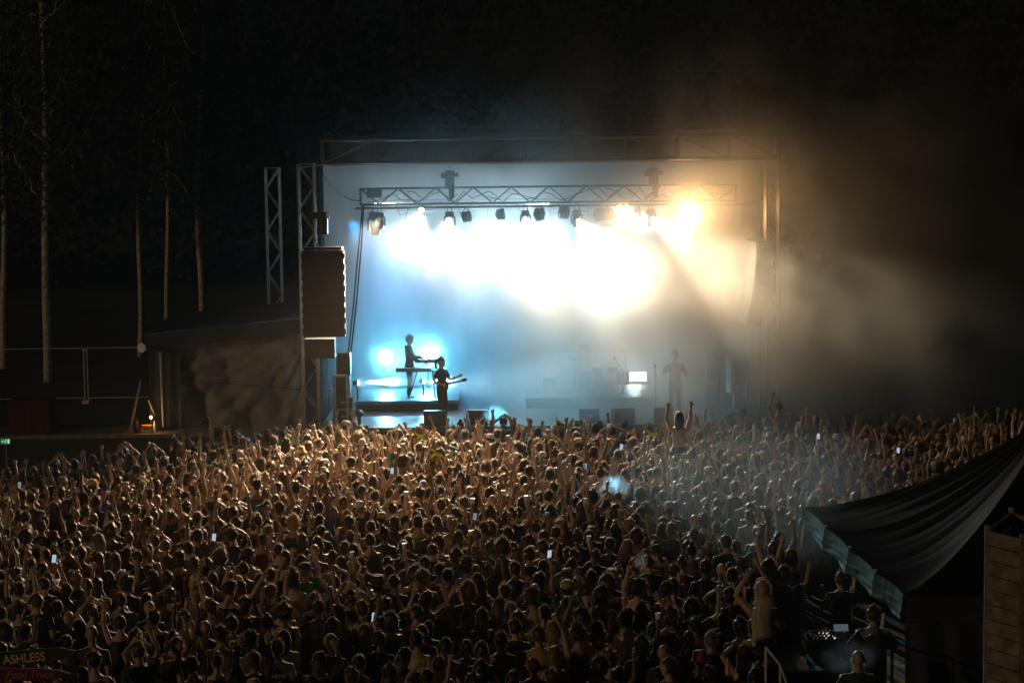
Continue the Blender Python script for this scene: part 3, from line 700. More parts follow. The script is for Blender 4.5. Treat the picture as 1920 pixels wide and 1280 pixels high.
# platform
PZ = 1.1
pf = thing('side_platform', (-11, 58, 0), 'low dark wooden platform along the left behind the crowd', 'platform')
px1 = at(396, 800, 56.2).x
part(MB().box(((-19 + px1) / 2, 57.2, PZ - .05), (px1 + 19, 2.2, .1)), 'deck', M('wood'), pf)
part(MB().box(((-19 + px1) / 2, 56.14, PZ / 2 - .05), (px1 + 19, .04, PZ - .1)), 'front_board', M('darktarp'), pf)
wl_ = thing('corner_post', tuple(at(395, 800, 55.9)), 'thin pale upright post at the end of the side platform', 'post'); a = at(394, 792, 55.9)
part(MB().tube((a.x, 55.9, 0), (a.x, 55.9, a.z + .1), .025).path([(a.x, 55.9, a.z + .1), (a.x - .04, 55.9, a.z + .18), (a.x - .1, 55.9, a.z + .16)], .02), 'pole', M('galv'), wl_)
ob = at(275, 796, 56.4); t = thing('storage_box', (ob.x, 56.4, PZ), 'small glowing orange box on the side platform', 'box')
MB().box((0, 0, .1), (.26, .2, .2)).box((0, 0, .21), (.28, .22, .025)).build('body', M('orange'), t); MB().box((0, -.105, .13), (.08, .012, .03)).build('handle', M('black'), t)
lm = at(283, 784, 56.4); t = thing('work_lamp', (lm.x, 56.4, PZ), 'tiny bright warm work lamp beside the orange box', 'lamp')
MB().lathe([(.06, 0), (.06, .02), (.01, .03), (.01, lm.z - PZ)]).build('stand', M('black'), t); MB().ellips((0, 0, lm.z - PZ + .03), (.035, .035, .045)).build('bulb', M('lens_warm'), t)
point(lm + Vector((-.03, -.1, .03)), 6, (1, .55, .2), .03)
t = thing('fire_extinguisher', (at(255, 790, 56.4).x, 56.4, PZ), 'dark red fire extinguisher left of the orange box', 'fire extinguisher')
MB().lathe([(.06, 0), (.07, .02), (.07, .32), (.03, .38), (.02, .42)], n=12).build('cylinder', M('red'), t, True); MB().box((.0, 0, .43), (.09, .02, .03)).path([(0, 0, .4), (-.08, 0, .36), (-.09, 0, .15)], .01).build('hose', M('black'), t)
t = thing('water_bottle', (at(288, 790, 56.4).x, 56.5, PZ), 'clear upright bottle right of the tiny work lamp', 'bottle')
MB().lathe([(.04, 0), (.042, .02), (.042, .2), (.018, .26), (.018, .3)], n=12).build('body', M('white'), t, True); MB().lathe([(.02, .3), (.02, .33)], n=10).build('cap', M('orange'), t)
rc = at(60, 795, 56.8); t = thing('covered_crate', (rc.x, 56.9, PZ), 'large crate under dark red cloth on the platform below the fence', 'crate')
cr_ = MB(); rows = []
for i in range(49):
    a = 2 * math.pi * i / 48; ca, sa = math.cos(a), math.sin(a); k = 1 / max(abs(ca), abs(sa)); 
    rows.append([(ca * k * .6 * (1 + .04 * math.sin(a * 9) * (1 - q)), sa * k * .4 * (1 + .06 * math.sin(a * 11) * (1 - q)), .95 * q) for q in (0, .3, .7, 1)])
cr_.grid(rows); cr_.box((0, 0, .93), (1.19, .79, .05)); cr_.build('cover', M('red'), t)
MB().box((0, 0, .45), (1.08, .7, .88)).build('crate_body', M('wood'), t)
t = thing('floodlight', tuple(at(268, 652, WY - .5)), 'small pale floodlight on the corner of the dark marquee', 'floodlight')
MB().lathe([(.05, -.1), (.11, -.03), (.14, .08)], (0, 0, 0), (-.4, -.9, .1), 12).build('housing', M('white'), t); MB().tube((0, .02, -.05), (.25, .3, -.1), .015).build('bracket', M('alu'), t)

FYY = 72.0
for k in range(3):
    xa = at(161, 700, FYY).x - 3.55 + k * 3.55
    t = thing('fence_panel', (xa, FYY, 0), ['temporary wire fence panel left of the paired posts, behind the thickest trunk', 'temporary wire fence panel between the paired posts and the marquee', 'temporary wire fence panel mostly behind the marquee'][k], 'fence', 'temporary fence panels in front of the trees')
    s = MB().tube((.06, 0, .05), (.06, 0, 2.05), .022).tube((3.49, 0, .05), (3.49, 0, 2.05), .022).tube((.06, 0, 2.02), (3.49, 0, 2.02), .018).tube((.06, 0, .2), (3.49, 0, .2), .018)
    s.build('frame', M('galv'), t)
    w_ = MB()
    for q in range(34): w_.tube((.1 + q * .1, 0, .2), (.1 + q * .1, 0, 2.02), .0018, n=3, cap=False)
    for q in range(9): w_.tube((.06, 0, .3 + q * .2), (3.49, 0, .3 + q * .2), .0018, n=3, cap=False)
    w_.build('wire_mesh', M('darkalu'), t)
    MB().box((0, 0, .07), (.25, .6, .14)).build('foot', M('galv'), t)
    MB().box((0.0, -.03, 1.95), (.16, .05, .06)).build('clamp', M('galv'), t)

def tree(px, Y, r, zc, H, seed, label, lean=0.0, limbs=9, bend=.25):
    rg = random.Random(seed); bx = at(px, 740, Y).x; t = thing('tree', (bx, Y, 0), label, 'tree', 'thin trees behind the fence')
    def axis(z):
        return Vector((lean * z + bend * math.sin(z * .45 + seed) * min(1, z / 4), bend * .6 * math.sin(z * .3 + seed * 2), z))
    zs = np.linspace(0, H, 26)
    tr_ = MB(); tr_.path([axis(z) for z in zs], [r * (1 - .75 * z / H) * (1 + .06 * rg.uniform(-1, 1)) + (.1 * r if z < .5 else 0) for z in zs], 9)
    tips = []
    for k in range(limbs):
        z = zc + (H * .9 - zc) * (k / limbs) + rg.uniform(-.3, .3); a = rg.uniform(0, 6.28) if k > 3 else (0.2 if k % 2 else 2.9) + rg.uniform(-.4, .4)
        L = rg.uniform(1.3, 2.9) * (1 - .5 * (z - zc) / H); b0 = axis(z); pts = [b0]
        for q in range(1, 6):
            u = q / 5; pts.append(b0 + Vector((math.cos(a) * L * .55 * u, math.sin(a) * L * .55 * u, L * (.35 * u + .65 * u * u))) + Vector((rg.uniform(-.16, .16), rg.uniform(-.16, .16), rg.uniform(-.1, .1))))
        tr_.path(pts, [r * .34 * (1 - .8 * q / 5) for q in range(6)], 6); tips += pts[2:]
        for q in (2, 3, 4):
            e = pts[q] + Vector((rg.uniform(-.9, .9), rg.uniform(-.6, .6), rg.uniform(.3, 1.0))); tr_.tube(pts[q], e, r * .12, r * .03, 4); tips.append(e)
    tr_.build('trunk', M('bark'), t, True)
    cr = MB(); vs = []; fs = []
    for k in range(10000):
        c = Vector(tips[rg.randrange(len(tips))]) if rg.random() < .5 else axis(rg.uniform(zc - .6, H))
        c = c + Vector((rg.gauss(0, .5), rg.gauss(0, .5), rg.gauss(0, .45)))
        s_ = rg.uniform(.045, .1); a1 = Vector((rg.gauss(0, 1), rg.gauss(0, 1), rg.gauss(0, 1))).normalized(); a2 = a1.cross(Vector((rg.gauss(0, 1), rg.gauss(0, 1), rg.gauss(0, 1)))).normalized()
        o_ = len(vs); vs += [c - a1 * s_, c + a2 * s_ * .7, c + a1 * s_ * 1.2, c - a2 * s_ * .7]; fs.append((o_, o_ + 1, o_ + 2, o_ + 3))
    cr.add([tuple(v) for v in vs], fs); cr.build('crown', M('leaf'), t)
tree(91, 79, .17, 6.8, 21, 3, 'thickest pale-barked tree behind the left fence panel', .018, 10, .05)
tree(9, 84, .15, 7.4, 20, 5, 'pale-trunked tree at the very left edge of the view', .03, 8, .08)
tree(266, 88, .15, 7.8, 20, 8, 'leaning thin tree just left of the dark marquee', .035, 8, .12)
tree(317, 92, .13, 7.9, 19, 11, 'thinnest dim tree rising behind the low marquee corner', .022, 7, .08)
tree(380, 84, .16, 7.0, 20, 14, 'pale tree rising behind the middle of the marquee roof', .022, 10, .14)

# dark wood far behind everything
def wood():
    rg = np.random.default_rng(9); P = []
    for k in range(150):
        x = -95 + 190 * (k + rg.uniform(-.4, .4)) / 150; y = rg.uniform(118, 138); h = rg.uniform(17, 25); n_ = 800
        u = rg.normal(size=(n_, 3)); u /= np.linalg.norm(u, axis=1)[:, None]; u *= rg.uniform(.55, 1, n_)[:, None]
        P.append(np.array([x, y, h * .52]) + u * np.array([2.6, 2.6, h * .48]))
    P = np.concatenate(P); N = len(P); a = rg.normal(size=(N, 3)); a /= np.linalg.norm(a, axis=1)[:, None]; b = np.cross(a, rg.normal(size=(N, 3))); b /= np.linalg.norm(b, axis=1)[:, None]
    s_ = rg.uniform(.15, .45, N)[:, None]; V = np.stack([P - a * s_, P + b * s_ * .6, P + a * s_, P - b * s_ * .6], 1).reshape(-1, 3)
    m_ = MB().add(V, [(4 * i, 4 * i + 1, 4 * i + 2, 4 * i + 3) for i in range(N)]); tag(m_.build('treeline', M('farleaf')), 'dark wood far behind the stage and the crowd', 'wood', kind='stuff')
wood()
# fence along the right behind the crowd
t = thing('crowd_barrier', (9.5, 61.5, 0), 'long low barrier behind the crowd at the right', 'barrier')
s = MB(); xb0, xb1 = at(1500, 748, 61.5).x, 20
s.tube((xb0, 61.5, 1.35), (xb1, 61.5, 1.35), .02); s.tube((xb0, 61.5, .15), (xb1, 61.5, .15), .02)
for x in np.arange(xb0, xb1, 2.4): s.tube((x, 61.5, 0), (x, 61.5, 1.35), .02)
s.build('frame', M('galv'), t).data.transform(Matrix.Translation((-9.5, -61.5, 0)))
s = MB()
for x in np.arange(xb0, xb1, .12): s.tube((x, 61.5, .15), (x, 61.5, 1.35), .005, n=4, cap=False)
s.build('bars', M('alu'), t).data.transform(Matrix.Translation((-9.5, -61.5, 0)))

# exit sign
ep = at(10, 827, 50.5); t = thing('exit_sign', (ep.x, 50.5, 0), 'small glowing green emergency exit sign at the left edge', 'exit sign')
MB().tube((0, .03, 0), (0, .03, ep.z), .02).build('post', M('alu'), t)
pn = MB().box((0, 0, ep.z), (.24, .035, .14)).build('panel', M('exit'), t)
s = MB(); z = ep.z
s.box((.085, -.02, z), (.05, .006, .1)); s.add([(-.1, -.022, z), (-.07, -.022, z + .03), (-.07, -.022, z + .012), (-.04, -.022, z + .012), (-.04, -.022, z - .012), (-.07, -.022, z - .012), (-.07, -.022, z - .03)], [(0, 6, 5, 4, 3, 2, 1)])
s.lathe([(.011, -.003), (.011, .003)], (.02, -.022, z + .04), (0, 1, 0), 10); s.tube((.018, -.022, z + .026), (.005, -.022, z - .008), .008, n=5); s.tube((.016, -.022, z + .02), (.04, -.022, z + .008), .005, n=5); s.tube((.016, -.022, z + .022), (-.012, -.022, z + .018), .005, n=5); s.tube((.006, -.022, z - .008), (.03, -.022, z - .03), .006, n=5); s.tube((.005, -.022, z - .008), (-.02, -.022, z - .045), .006, n=5)
s.build('symbol', M('exit_white'), pn)

# ------------------------------------------------------------------ smoke and haze
def smoke_mat(name, build, color=(.86, .88, .9), aniso=.35):
    m = bpy.data.materials.new(name); m.use_nodes = True; n, l = m.node_tree.nodes, m.node_tree.links
    n.remove(n['Principled BSDF']); v = n.new('ShaderNodeVolumePrincipled'); v.inputs['Color'].default_value = (*color, 1); v.inputs['Anisotropy'].default_value = aniso
    v.inputs['Density Attribute'].default_value = ''
    l.new(v.outputs[0], n['Material Output'].inputs['Volume'])
    d = build(n, l)
    if isinstance(d, float): v.inputs['Density'].default_value = d
    else: l.new(d, v.inputs['Density'])
    try: m.cycles.volume_sampling = 'MULTIPLE_IMPORTANCE'
    except Exception: pass
    return m
def mth(n, l, op, a, b=None, c=None, clamp=False):
    q = n.new('ShaderNodeMath'); q.operation = op; q.use_clamp = clamp
    for i, s in enumerate((a, b, c)):
        if s is None: continue
        if isinstance(s, (int, float)): q.inputs[i].default_value = s
        else: l.new(s, q.inputs[i])
    return q.outputs[0]
def rng_(n, l, s, a, b, c, d):
    q = n.new('ShaderNodeMapRange'); q.interpolation_type = 'SMOOTHSTEP'
    for i, x in enumerate((a, b, c, d)): q.inputs[i + 1].default_value = x
    l.new(s, q.inputs[0]); return q.outputs[0]
def blob(n, l, xyz, c, r):
    """1 inside an ellipsoid fading to 0 at its edge"""
    tot = None
    for s, cc, rr in zip(xyz, c, r):
        e = mth(n, l, 'MULTIPLY', mth(n, l, 'SUBTRACT', s, cc), 1 / rr); e = mth(n, l, 'MULTIPLY', e, e); tot = e if tot is None else mth(n, l, 'ADD', tot, e)
    return rng_(n, l, tot, 1.0, 0.15, 0.0, 1.0)
def d_stage(n, l):
    tc = n.new('ShaderNodeTexCoord'); sp = n.new('ShaderNodeSeparateXYZ'); l.new(tc.outputs['Object'], sp.inputs[0]); x, y, z = sp.outputs
    nz = n.new('ShaderNodeTexNoise'); nz.inputs['Scale'].default_value = .42; nz.inputs['Detail'].default_value = 5; nz.inputs['Roughness'].default_value = .55; nz.inputs['Distortion'].default_value = .35
    l.new(tc.outputs['Object'], nz.inputs['Vector'])
    c = rng_(n, l, nz.outputs['Fac'], .4, .62, .14, 1.0)
    ins = mth(n, l, 'MULTIPLY', rng_(n, l, y, 56.3, 58.0, 0, 1), rng_(n, l, z, 8.7, 8.2, 0, 1))
    ins = mth(n, l, 'MULTIPLY', mth(n, l, 'MULTIPLY', ins, rng_(n, l, x, -5.9, -5.0, 0, 1)), rng_(n, l, x, 7.6, 6.6, 0, 1))
    right = rng_(n, l, x, -2.4, 2.2, 0, 1)
    d1 = mth(n, l, 'MULTIPLY', ins, mth(n, l, 'ADD', .05, mth(n, l, 'MULTIPLY', mth(n, l, 'MULTIPLY', right, mth(n, l, 'ADD', c, .2)), .32)))
    c2 = mth(n, l, 'MULTIPLY', rng_(n, l, nz.outputs['Fac'], .4, .63, .16, 1.0), rng_(n, l, x, 0.0, 5.0, .25, 1.0))
    d2 = mth(n, l, 'MULTIPLY', mth(n, l, 'MULTIPLY', blob(n, l, (x, y, z), (7.6, 53.8, 5.2), (10.2, 4.6, 5.8)), c2), .25)
    d3 = mth(n, l, 'MULTIPLY', mth(n, l, 'MULTIPLY', blob(n, l, (x, y, z), (12.5, 56.5, 4.0), (10, 6.5, 5.0)), c), .15)
    d4 = mth(n, l, 'MULTIPLY', blob(n, l, (x, y, z), (6.5, 53.8, 9.0), (13.5, 5.7, 5.2)), mth(n, l, 'MULTIPLY', c, .075))
    d5 = mth(n, l, 'MULTIPLY', mth(n, l, 'MULTIPLY', blob(n, l, (x, y, z), (4.6, 54.2, 3.0), (6.0, 2.7, 4.0)), mth(n, l, 'ADD', c, .3)), .36)
    return mth(n, l, 'ADD', mth(n, l, 'ADD', d1, d2), mth(n, l, 'ADD', d3, mth(n, l, 'ADD', d4, d5)))
def volbox(name, a, b, m, label, cat='smoke'):
    c = (Vector(a) + Vector(b)) / 2; o = MB().box(c, tuple(Vector(b) - Vector(a))).build(name, m); tag(o, label, cat, kind='stuff'); return o
volbox('stage_smoke', (-11.5, 48.0, 1.0), (22.5, 63.05, 14.4), smoke_mat('stage_smoke_air', d_stage), 'pale smoke rolling out of the stage to the right', 'smoke')
def d_low(n, l):
    tc = n.new('ShaderNodeTexCoord'); sp = n.new('ShaderNodeSeparateXYZ'); l.new(tc.outputs['Object'], sp.inputs[0]); x, y, z = sp.outputs
    nz = n.new('ShaderNodeTexNoise'); nz.inputs['Scale'].default_value = .4; nz.inputs['Detail'].default_value = 3; l.new(tc.outputs['Object'], nz.inputs['Vector'])
    return mth(n, l, 'MULTIPLY', mth(n, l, 'MULTIPLY', blob(n, l, (x, y, z), (4.9, 39.5, 2.2), (3.6, 4.6, 1.7)), rng_(n, l, nz.outputs['Fac'], .4, .65, 0.1, 1)), .04)
volbox('crowd_smoke', (1.2, 34.8, .6), (8.6, 44.2, 4.0), smoke_mat('crowd_smoke_air', d_low), 'thin cyan-lit smoke over the crowd in front of the tent', 'smoke')
def puff(c, r, dens, label, sc=4.0):
    def dd(n, l):
        tc = n.new('ShaderNodeTexCoord'); sp = n.new('ShaderNodeSeparateXYZ'); l.new(tc.outputs['Object'], sp.inputs[0])
        nz = n.new('ShaderNodeTexNoise'); nz.inputs['Scale'].default_value = sc; nz.inputs['Detail'].default_value = 3; l.new(tc.outputs['Object'], nz.inputs['Vector'])
        return mth(n, l, 'MULTIPLY', mth(n, l, 'MULTIPLY', blob(n, l, tuple(sp.outputs), (0, 0, 0), r), rng_(n, l, nz.outputs['Fac'], .35, .65, .1, 1)), dens)
    o = MB().box((0, 0, 0), (r[0] * 2, r[1] * 2, r[2] * 2)).build('smoke_puff', smoke_mat('puff_air', dd)); o.location = c
    tag(o, label, 'smoke', kind='stuff'); return o
p = at(928, 779, 53.5); puff(p, (.4, .3, .34), 2.0, 'bright cyan puff of smoke above the heads below the guitarist'); spot(None, p + Vector((0.1, .8, .15)), p, 150, (.12, .7, 1.0), 60, .6, .05)  # spot without a fixture, added behind the puff to light it
p = at(1150, 915, 42.5); puff(p, (.42, .35, .36), 1.0, 'blue-lit puff of smoke around a raised phone torch'); point(p + Vector((.05, .35, .12)), 14, (.1, .55, 1.0), .04)
puff(at(706, 717, 57.55), (.95, .35, .3), 1.3, 'bright white streak of smoke along the low side beam at the left', 3.0)
puff(at(826, 716, 58.3), (.55, .3, .35), 1.3, 'bright white wisp of smoke behind the guitarist', 3.0)
puff(at(762, 662, 60.7), (1.9, .7, 1.15), .4, 'smoke added as a cyan halo around the two round lamps', 1.2)  # denser smoke added to widen the halo of both lamps
p = at(1201, 1050, 34.2); puff(p, (.16, .16, .2), 1.4, 'small white puff of smoke among the heads above the beige fedora')
p = at(1590, 1232, 29.0); puff(p, (.5, .3, .32), .35, 'dim teal puff of smoke beside the bald man at the tent')
spot(None, (4.3, 31.5, 2.2), p, 60, (.1, .65, .85), 50, .8, .05)
hz = MB().box((0, 52, 7.2), (90, 130, 17.0)).build('haze', smoke_mat('haze_air', lambda n, l: .0004, (.9, .88, .85), .45)); tag(hz, kind='stuff')

# ------------------------------------------------------------------ people
def V3(*a): return Vector(a)
def remesh(mb, vox, ratio, smooth=3, name='m'):
    o = bpy.data.objects.new('tmp_body', mb.mesh('tmp')); COL.objects.link(o)
    a = o.modifiers.new('a', 'REMESH'); a.mode = 'VOXEL'; a.voxel_size = vox
    if smooth: b = o.modifiers.new('b', 'SMOOTH'); b.factor = .5; b.iterations = smooth
    c = o.modifiers.new('c', 'DECIMATE'); c.ratio = ratio
    dg = bpy.context.evaluated_depsgraph_get(); dg.update()
    me = bpy.data.meshes.new_from_object(o.evaluated_get(dg)); me.name = name; me.shade_smooth()
    d = o.data; bpy.data.objects.remove(o); bpy.data.meshes.remove(d); return me

ARMS = {  # elbow, wrist relative to the shoulder (side = +x), hand shape
    'down': ((.06, .0, -.28), (.05, .1, -.5), 'fist'),
    'up': ((.06, .05, .28), (.03, .06, .53), 'open'),
    'upbent': ((.16, .08, .22), (.10, .12, .46), 'open'),
    'fist': ((.10, .05, .26), (.05, .08, .5), 'fist'),
    'point': ((.05, .12, .25), (.04, .22, .48), 'point'),
    'clap': ((.12, .12, .22), (-.14, .20, .40), 'flat'),
    'clapl': ((.10, .18, -.16), (-.13, .32, .02), 'flat'),
    'arc': ((.15, .04, .24), (-.10, .08, .43), 'fist'),
    'wide': ((.22, .02, .16), (.28, .05, .40), 'open'),
    'phone': ((.08, .2, .08), (-.02, .32, .28), 'grip'),
    'cup': ((.12, .12, .2), (.08, .2, .44), 'grip'),
    'chest': ((.1, .1, -.22), (-.02, .3, -.1), 'fist'),
    'head': ((.2, .0, .18), (.0, -.02, .3), 'fist'),
    'horn': ((.12, .0, .24), (.06, .0, .5), 'horn'),
    'keys': ((.05, .12, -.25), (-.02, .36, -.3), 'flat'),
    'neck': ((.14, .1, -.22), (.26, .26, -.12), 'fist'),
    'strum': ((.12, -.05, -.24), (.0, .16, -.3), 'fist'),
}
def unit(v): v = Vector(v); return v.normalized() if v.length > 0 else v
def arm_pts(sh, arm, side, rg, jit=.05):
    e, w, hand = ARMS[arm]
    j = lambda: Vector((rg.uniform(-jit, jit), rg.uniform(-jit, jit), rg.uniform(-jit, jit)))
    e = Vector((e[0] * side, e[1], e[2])) + j(); w = Vector((w[0] * side, w[1], w[2])) + j()
    el = sh + unit(e) * .285; wr = el + unit(w - e) * .25
    return el, wr, hand
def add_hand(mb, wr, d, side, kind):
    d = unit(d); nrm = Vector((0, 1, 0)) if abs(d.y) < .8 else Vector((0, 0, 1))
    wd = unit(d.cross(nrm)); nrm = unit(wd.cross(d))
    mb.path([wr - d * .01, wr + d * .03, wr + d * .075, wr + d * .095], [(.029, .021), (.042, .02), (.047, .018), (.04, .015)], 8, side=wd)
    base = wr + d * .088; grip = Vector(wr + d * .1 + nrm * .03)
    spread = {'open': .5, 'flat': .08, 'grip': .25}.get(kind, .15)
    for k in range(4):
        a = (k - 1.5) / 1.5; L = (.07, .082, .076, .058)[k]; fo = base + wd * (a * .032)
        curl = {'fist': 1, 'grip': .75, 'point': (0 if k == 0 else 1), 'horn': (0 if k in (0, 3) else 1), 'open': .08, 'flat': .05}[kind]
        fd = unit(d + wd * a * spread)
        if curl > .5: mb.path([fo, fo + fd * .025 + nrm * .02, fo + fd * .005 + nrm * .045, fo - fd * .03 + nrm * .035], [.011, .011, .010, .009], 6)
        else: mb.path([fo - fd * .01, fo + fd * L * .5 + nrm * .006, fo + fd * L + nrm * (.02 * curl + .004)], [.011, .0105, .008], 6)
    ts = wd * side * (1 if True else 0)
    td = unit(d * .6 - ts * 1.0) if kind in ('open', 'horn') else unit(d * .7 + nrm * .6 - ts * .3)
    tb = wr + d * .03 - ts * .03
    mb.path([tb, tb + td * .035, tb + td * .065 + d * .012], [.014, .012, .009], 6)
    return grip

HC = V3(0, 0, 1.60)
def head_mesh(mb, R_):
    c = V3(0, .012, 1.645)
    def P(p): return R_ @ (Vector(p) - HC) + HC
    mb.ellips(P(c + V3(0, -.008, .022)), (.076, .096, .1), 14, 10, R_)
    mb.ellips(P(c + V3(0, .03, -.045)), (.058, .062, .07), 12, 8, R_)      # jaw
    mb.path([P(c + V3(0, .09, .02)), P(c + V3(0, .108, -.01)), P(c + V3(0, .1, -.025))], [.009, .015, .012], 6)  # nose
    mb.ellips(P(c + V3(0, .088, -.058)), (.024, .01, .012), 8, 6, R_)      # mouth
    mb.ellips(P(c + V3(0, .075, .032)), (.055, .02, .012), 8, 6, R_)       # brow
    for s in (-1, 1): mb.ellips(P(c + V3(s * .078, .0, -.008)), (.012, .02, .03), 8, 6, R_)

def body_sections(w=1.0):
    return [((0, 0, .86), (.155 * w, .105)), ((0, 0, .95), (.168 * w, .12)), ((0, .005, 1.06), (.142 * w, .1)), ((0, .005, 1.2), (.15 * w, .105)), ((0, 0, 1.32), (.168 * w, .112)), ((0, -.005, 1.395), (.16 * w, .1)), ((0, -.005, 1.44), (.118 * w, .085)), ((0, -.004, 1.475), (.078 * w, .07)), ((0, 0, 1.51), (.058, .056))]
def make_variant(idx, la, ra, hair, top, headyaw=0.0, headpitch=0.0, fem=False, lod=1.0, seated=False, hlen=0):
    """one figure facing +y: body, top, trousers and hair meshes and where its hands grip"""
    rg = random.Random(1000 + idx); out = {}
    w = .92 if fem else 1.0
    HS = 1.13
    R_ = Matrix.Rotation(headyaw, 3, 'Z') @ Matrix.Rotation(headpitch, 3, 'X') @ Matrix.Scale(HS, 3)
    sh = {1: V3(.182 * w, 0, 1.385), -1: V3(-.182 * w, 0, 1.385)}
    b = MB(); sec = body_sections(w)
    b.path([s[0] for s in sec], [s[1] for s in sec], 14, side=(1, 0, 0))
    b.path([(0, -.005, 1.42), (0, .0, 1.5), R_ @ (V3(0, .005, 1.58) - HC) + HC], [.066, .054, .054], 9)
    head_mesh(b, R_)
    el_wr = {}
    for s, a in ((1, ra), (-1, la)):
        el, wr, hand = arm_pts(sh[s], a, s, rg); el_wr[s] = (el, wr)
        b.ellips(sh[s] + V3(-s * .012, 0, -.012), (.062, .06, .062), 10, 8)
        b.path([V3(s * .09, 0, 1.38), sh[s], (sh[s] + el) / 2, el, (el * .6 + wr * .4), wr], [(.062, .062), (.057, .057), (.052, .052), (.042, .042), (.043, .043), (.027, .027)], 9)
        out['grip' + ('R' if s > 0 else 'L')] = add_hand(b, wr, wr - el, s, hand)
    legs = []
    for s in (-1, 1):
        if seated: lp = [V3(s * .09, 0, .9), V3(s * .12, .38, .86), V3(s * .12, .42, .42), V3(s * .12, .40, .36)]
        else:
            st_ = rg.uniform(-.06, .06); lp = [V3(s * .09, 0, .9), V3(s * .105, .02 + st_, .5), V3(s * .12, -.02 + st_, .08), V3(s * .12, -.02 + st_, .05)]
        legs.append(lp); b.path(lp, [.088, .056, .037, .037], 9)
        f0 = lp[-1]; b.path([f0 + V3(0, -.04, -.01), f0 + V3(0, .06, -.02), f0 + V3(0, .17, -.03)], [(.035, .035), (.04, .03), (.03, .015)], 8)
    out['body'] = remesh(b, .0115, .085 * lod, 2, 'person')
    # clothing
    inf = .016
    if top != 'none':
        c = MB(); lo = {'tee': .86, 'tank': .88, 'hoodie': .82, 'dress': .5, 'crop': 1.12}[top]
        sc = [((0, 0, lo), (.185 * w, .14))] + [(p_, (r_[0] + inf, r_[1] + inf)) for p_, r_ in sec if lo + .04 < p_[2] < 1.5]
        if top in ('tank', 'crop'): sc = [q for q in sc if q[0][2] < 1.40]
        if top == 'dress': sc[0] = ((0, 0, lo), (.24, .19))
        c.path([q[0] for q in sc], [q[1] for q in sc], 14, side=(1, 0, 0))
        if top in ('tee', 'hoodie'):
            for s in (-1, 1):
                el, wr = el_wr[s]; e2 = sh[s] * .35 + el * .65
                if top == 'tee': c.path([V3(s * .08, 0, 1.375), sh[s], e2], [.078, .072, .07], 10)
                else: c.path([V3(s * .08, 0, 1.375), sh[s], (sh[s] + el) / 2, el, el * .1 + wr * .9], [.078, .074, .066, .06, .042], 10)
            if top == 'hoodie': c.ellips((0, -.08, 1.44), (.1, .06, .07), 10, 8)
        out['shirt'] = remesh(c, .02, .16 * lod, 2, 'shirt')
    t = MB()
    t.path([(0, 0, .84), (0, 0, .93), (0, .003, 1.0)], [(.165, .115), (.178, .13), (.16, .115)], 12, side=(1, 0, 0))
    for lp in legs: t.path([lp[0], lp[1], lp[2]], [.105, .075, .065], 9)
    out['trousers'] = remesh(t, .028, .2 * lod, 1, 'trousers')
    # hair
    def hd(p): return R_ @ (Vector(p) - HC) + HC
    c0 = V3(0, .004, 1.667)
    if hair not in ('bald',):
        h = MB(); nu, nv = 20, 13; vs = []
        rr = {'short': 1.12, 'crop': 1.06, 'long': 1.15, 'afro': 1.5, 'curly': 1.32, 'bun': 1.1, 'tail': 1.1, 'cap': 1.05, 'bucket': 1.05, 'straw': 1.1, 'fedora': 1.06, 'scarf': 1.1, 'bob': 1.22}[hair]
        nzv = {'afro': .12, 'curly': .22, 'short': .13, 'long': .08, 'bob': .08}.get(hair, .03)
        strands = []
        for j in range(nv + 1):
            ph = math.pi * .78 * j / nv
            for i in range(nu):
                th = 2 * math.pi * i / nu
                d = V3(math.sin(ph) * math.cos(th), math.sin(ph) * math.sin(th), math.cos(ph))
                k = rr * (1 + nzv * mnoise.noise(d * 3.1 + V3(idx * 3.7, 0, 0)) * 2 + .05 * mnoise.noise(d * 9 + V3(idx, 0, 0)))
                face = d.y > .25 and d.z < .42
                if face: k = .9
                if d.z < -.1 and hair not in ('long', 'afro', 'curly', 'bob'): k = min(k, 1.04)
                q = V3(d.x * .079 * k, d.y * .1 * k - (.012 if hair == 'afro' else 0), d.z * .102 * k)
                vs.append(hd(c0 + q))
                if not face: strands.append((c0 + q, d))
        fs = [(j * nu + i, j * nu + (i + 1) % nu, (j + 1) * nu + (i + 1) % nu, (j + 1) * nu + i) for j in range(nv) for i in range(nu)]
        h.add(vs, fs)
        if hair in ('long',):
            L = hlen or rg.uniform(.22, .42); pts = []; rd = []
            for q in range(6):
                u = q / 5; pts.append(hd(c0 + V3(0.012 * math.sin(q * 2 + idx), -.035 - .055 * min(1, u * 2), .02 - L * u))); rd.append((HS * (.088 + .018 * math.sin(u * 3.1)) * (1 - .25 * u * u), HS * .06 * (1 - .4 * u)))
            h.path(pts, rd, 12, side=R_ @ V3(1, 0, 0))
            for q in range(90):
                u = rg.uniform(0, 1); a = rg.uniform(0, 6.28); strands.append((c0 + V3(math.cos(a) * .1 * (1 - .2 * u), -.06 + math.sin(a) * .05, -L * u), V3(math.cos(a), math.sin(a) * .6, -1.2)))
        if hair == 'bob': h.path([hd(c0 + V3(0, -.02, .0)), hd(c0 + V3(0, -.035, -.09)), hd(c0 + V3(0, -.03, -.15))], [(.113, .096), (.122, .09), (.1, .068)], 12, side=R_ @ V3(1, 0, 0))
        if hair == 'bun': h.ellips(hd(c0 + V3(0, -.05, .12)), (.05, .05, .045), 9, 7); 
        if hair == 'tail':
            h.ellips(hd(c0 + V3(0, -.1, .05)), (.035, .035, .035), 8, 6)
            h.path([hd(c0 + V3(0, -.1, .06)), hd(c0 + V3(0, -.16, .03)), hd(c0 + V3(.01, -.17, -.08)), hd(c0 + V3(0, -.13, -.24))], [.03, .042, .036, .008], 8)
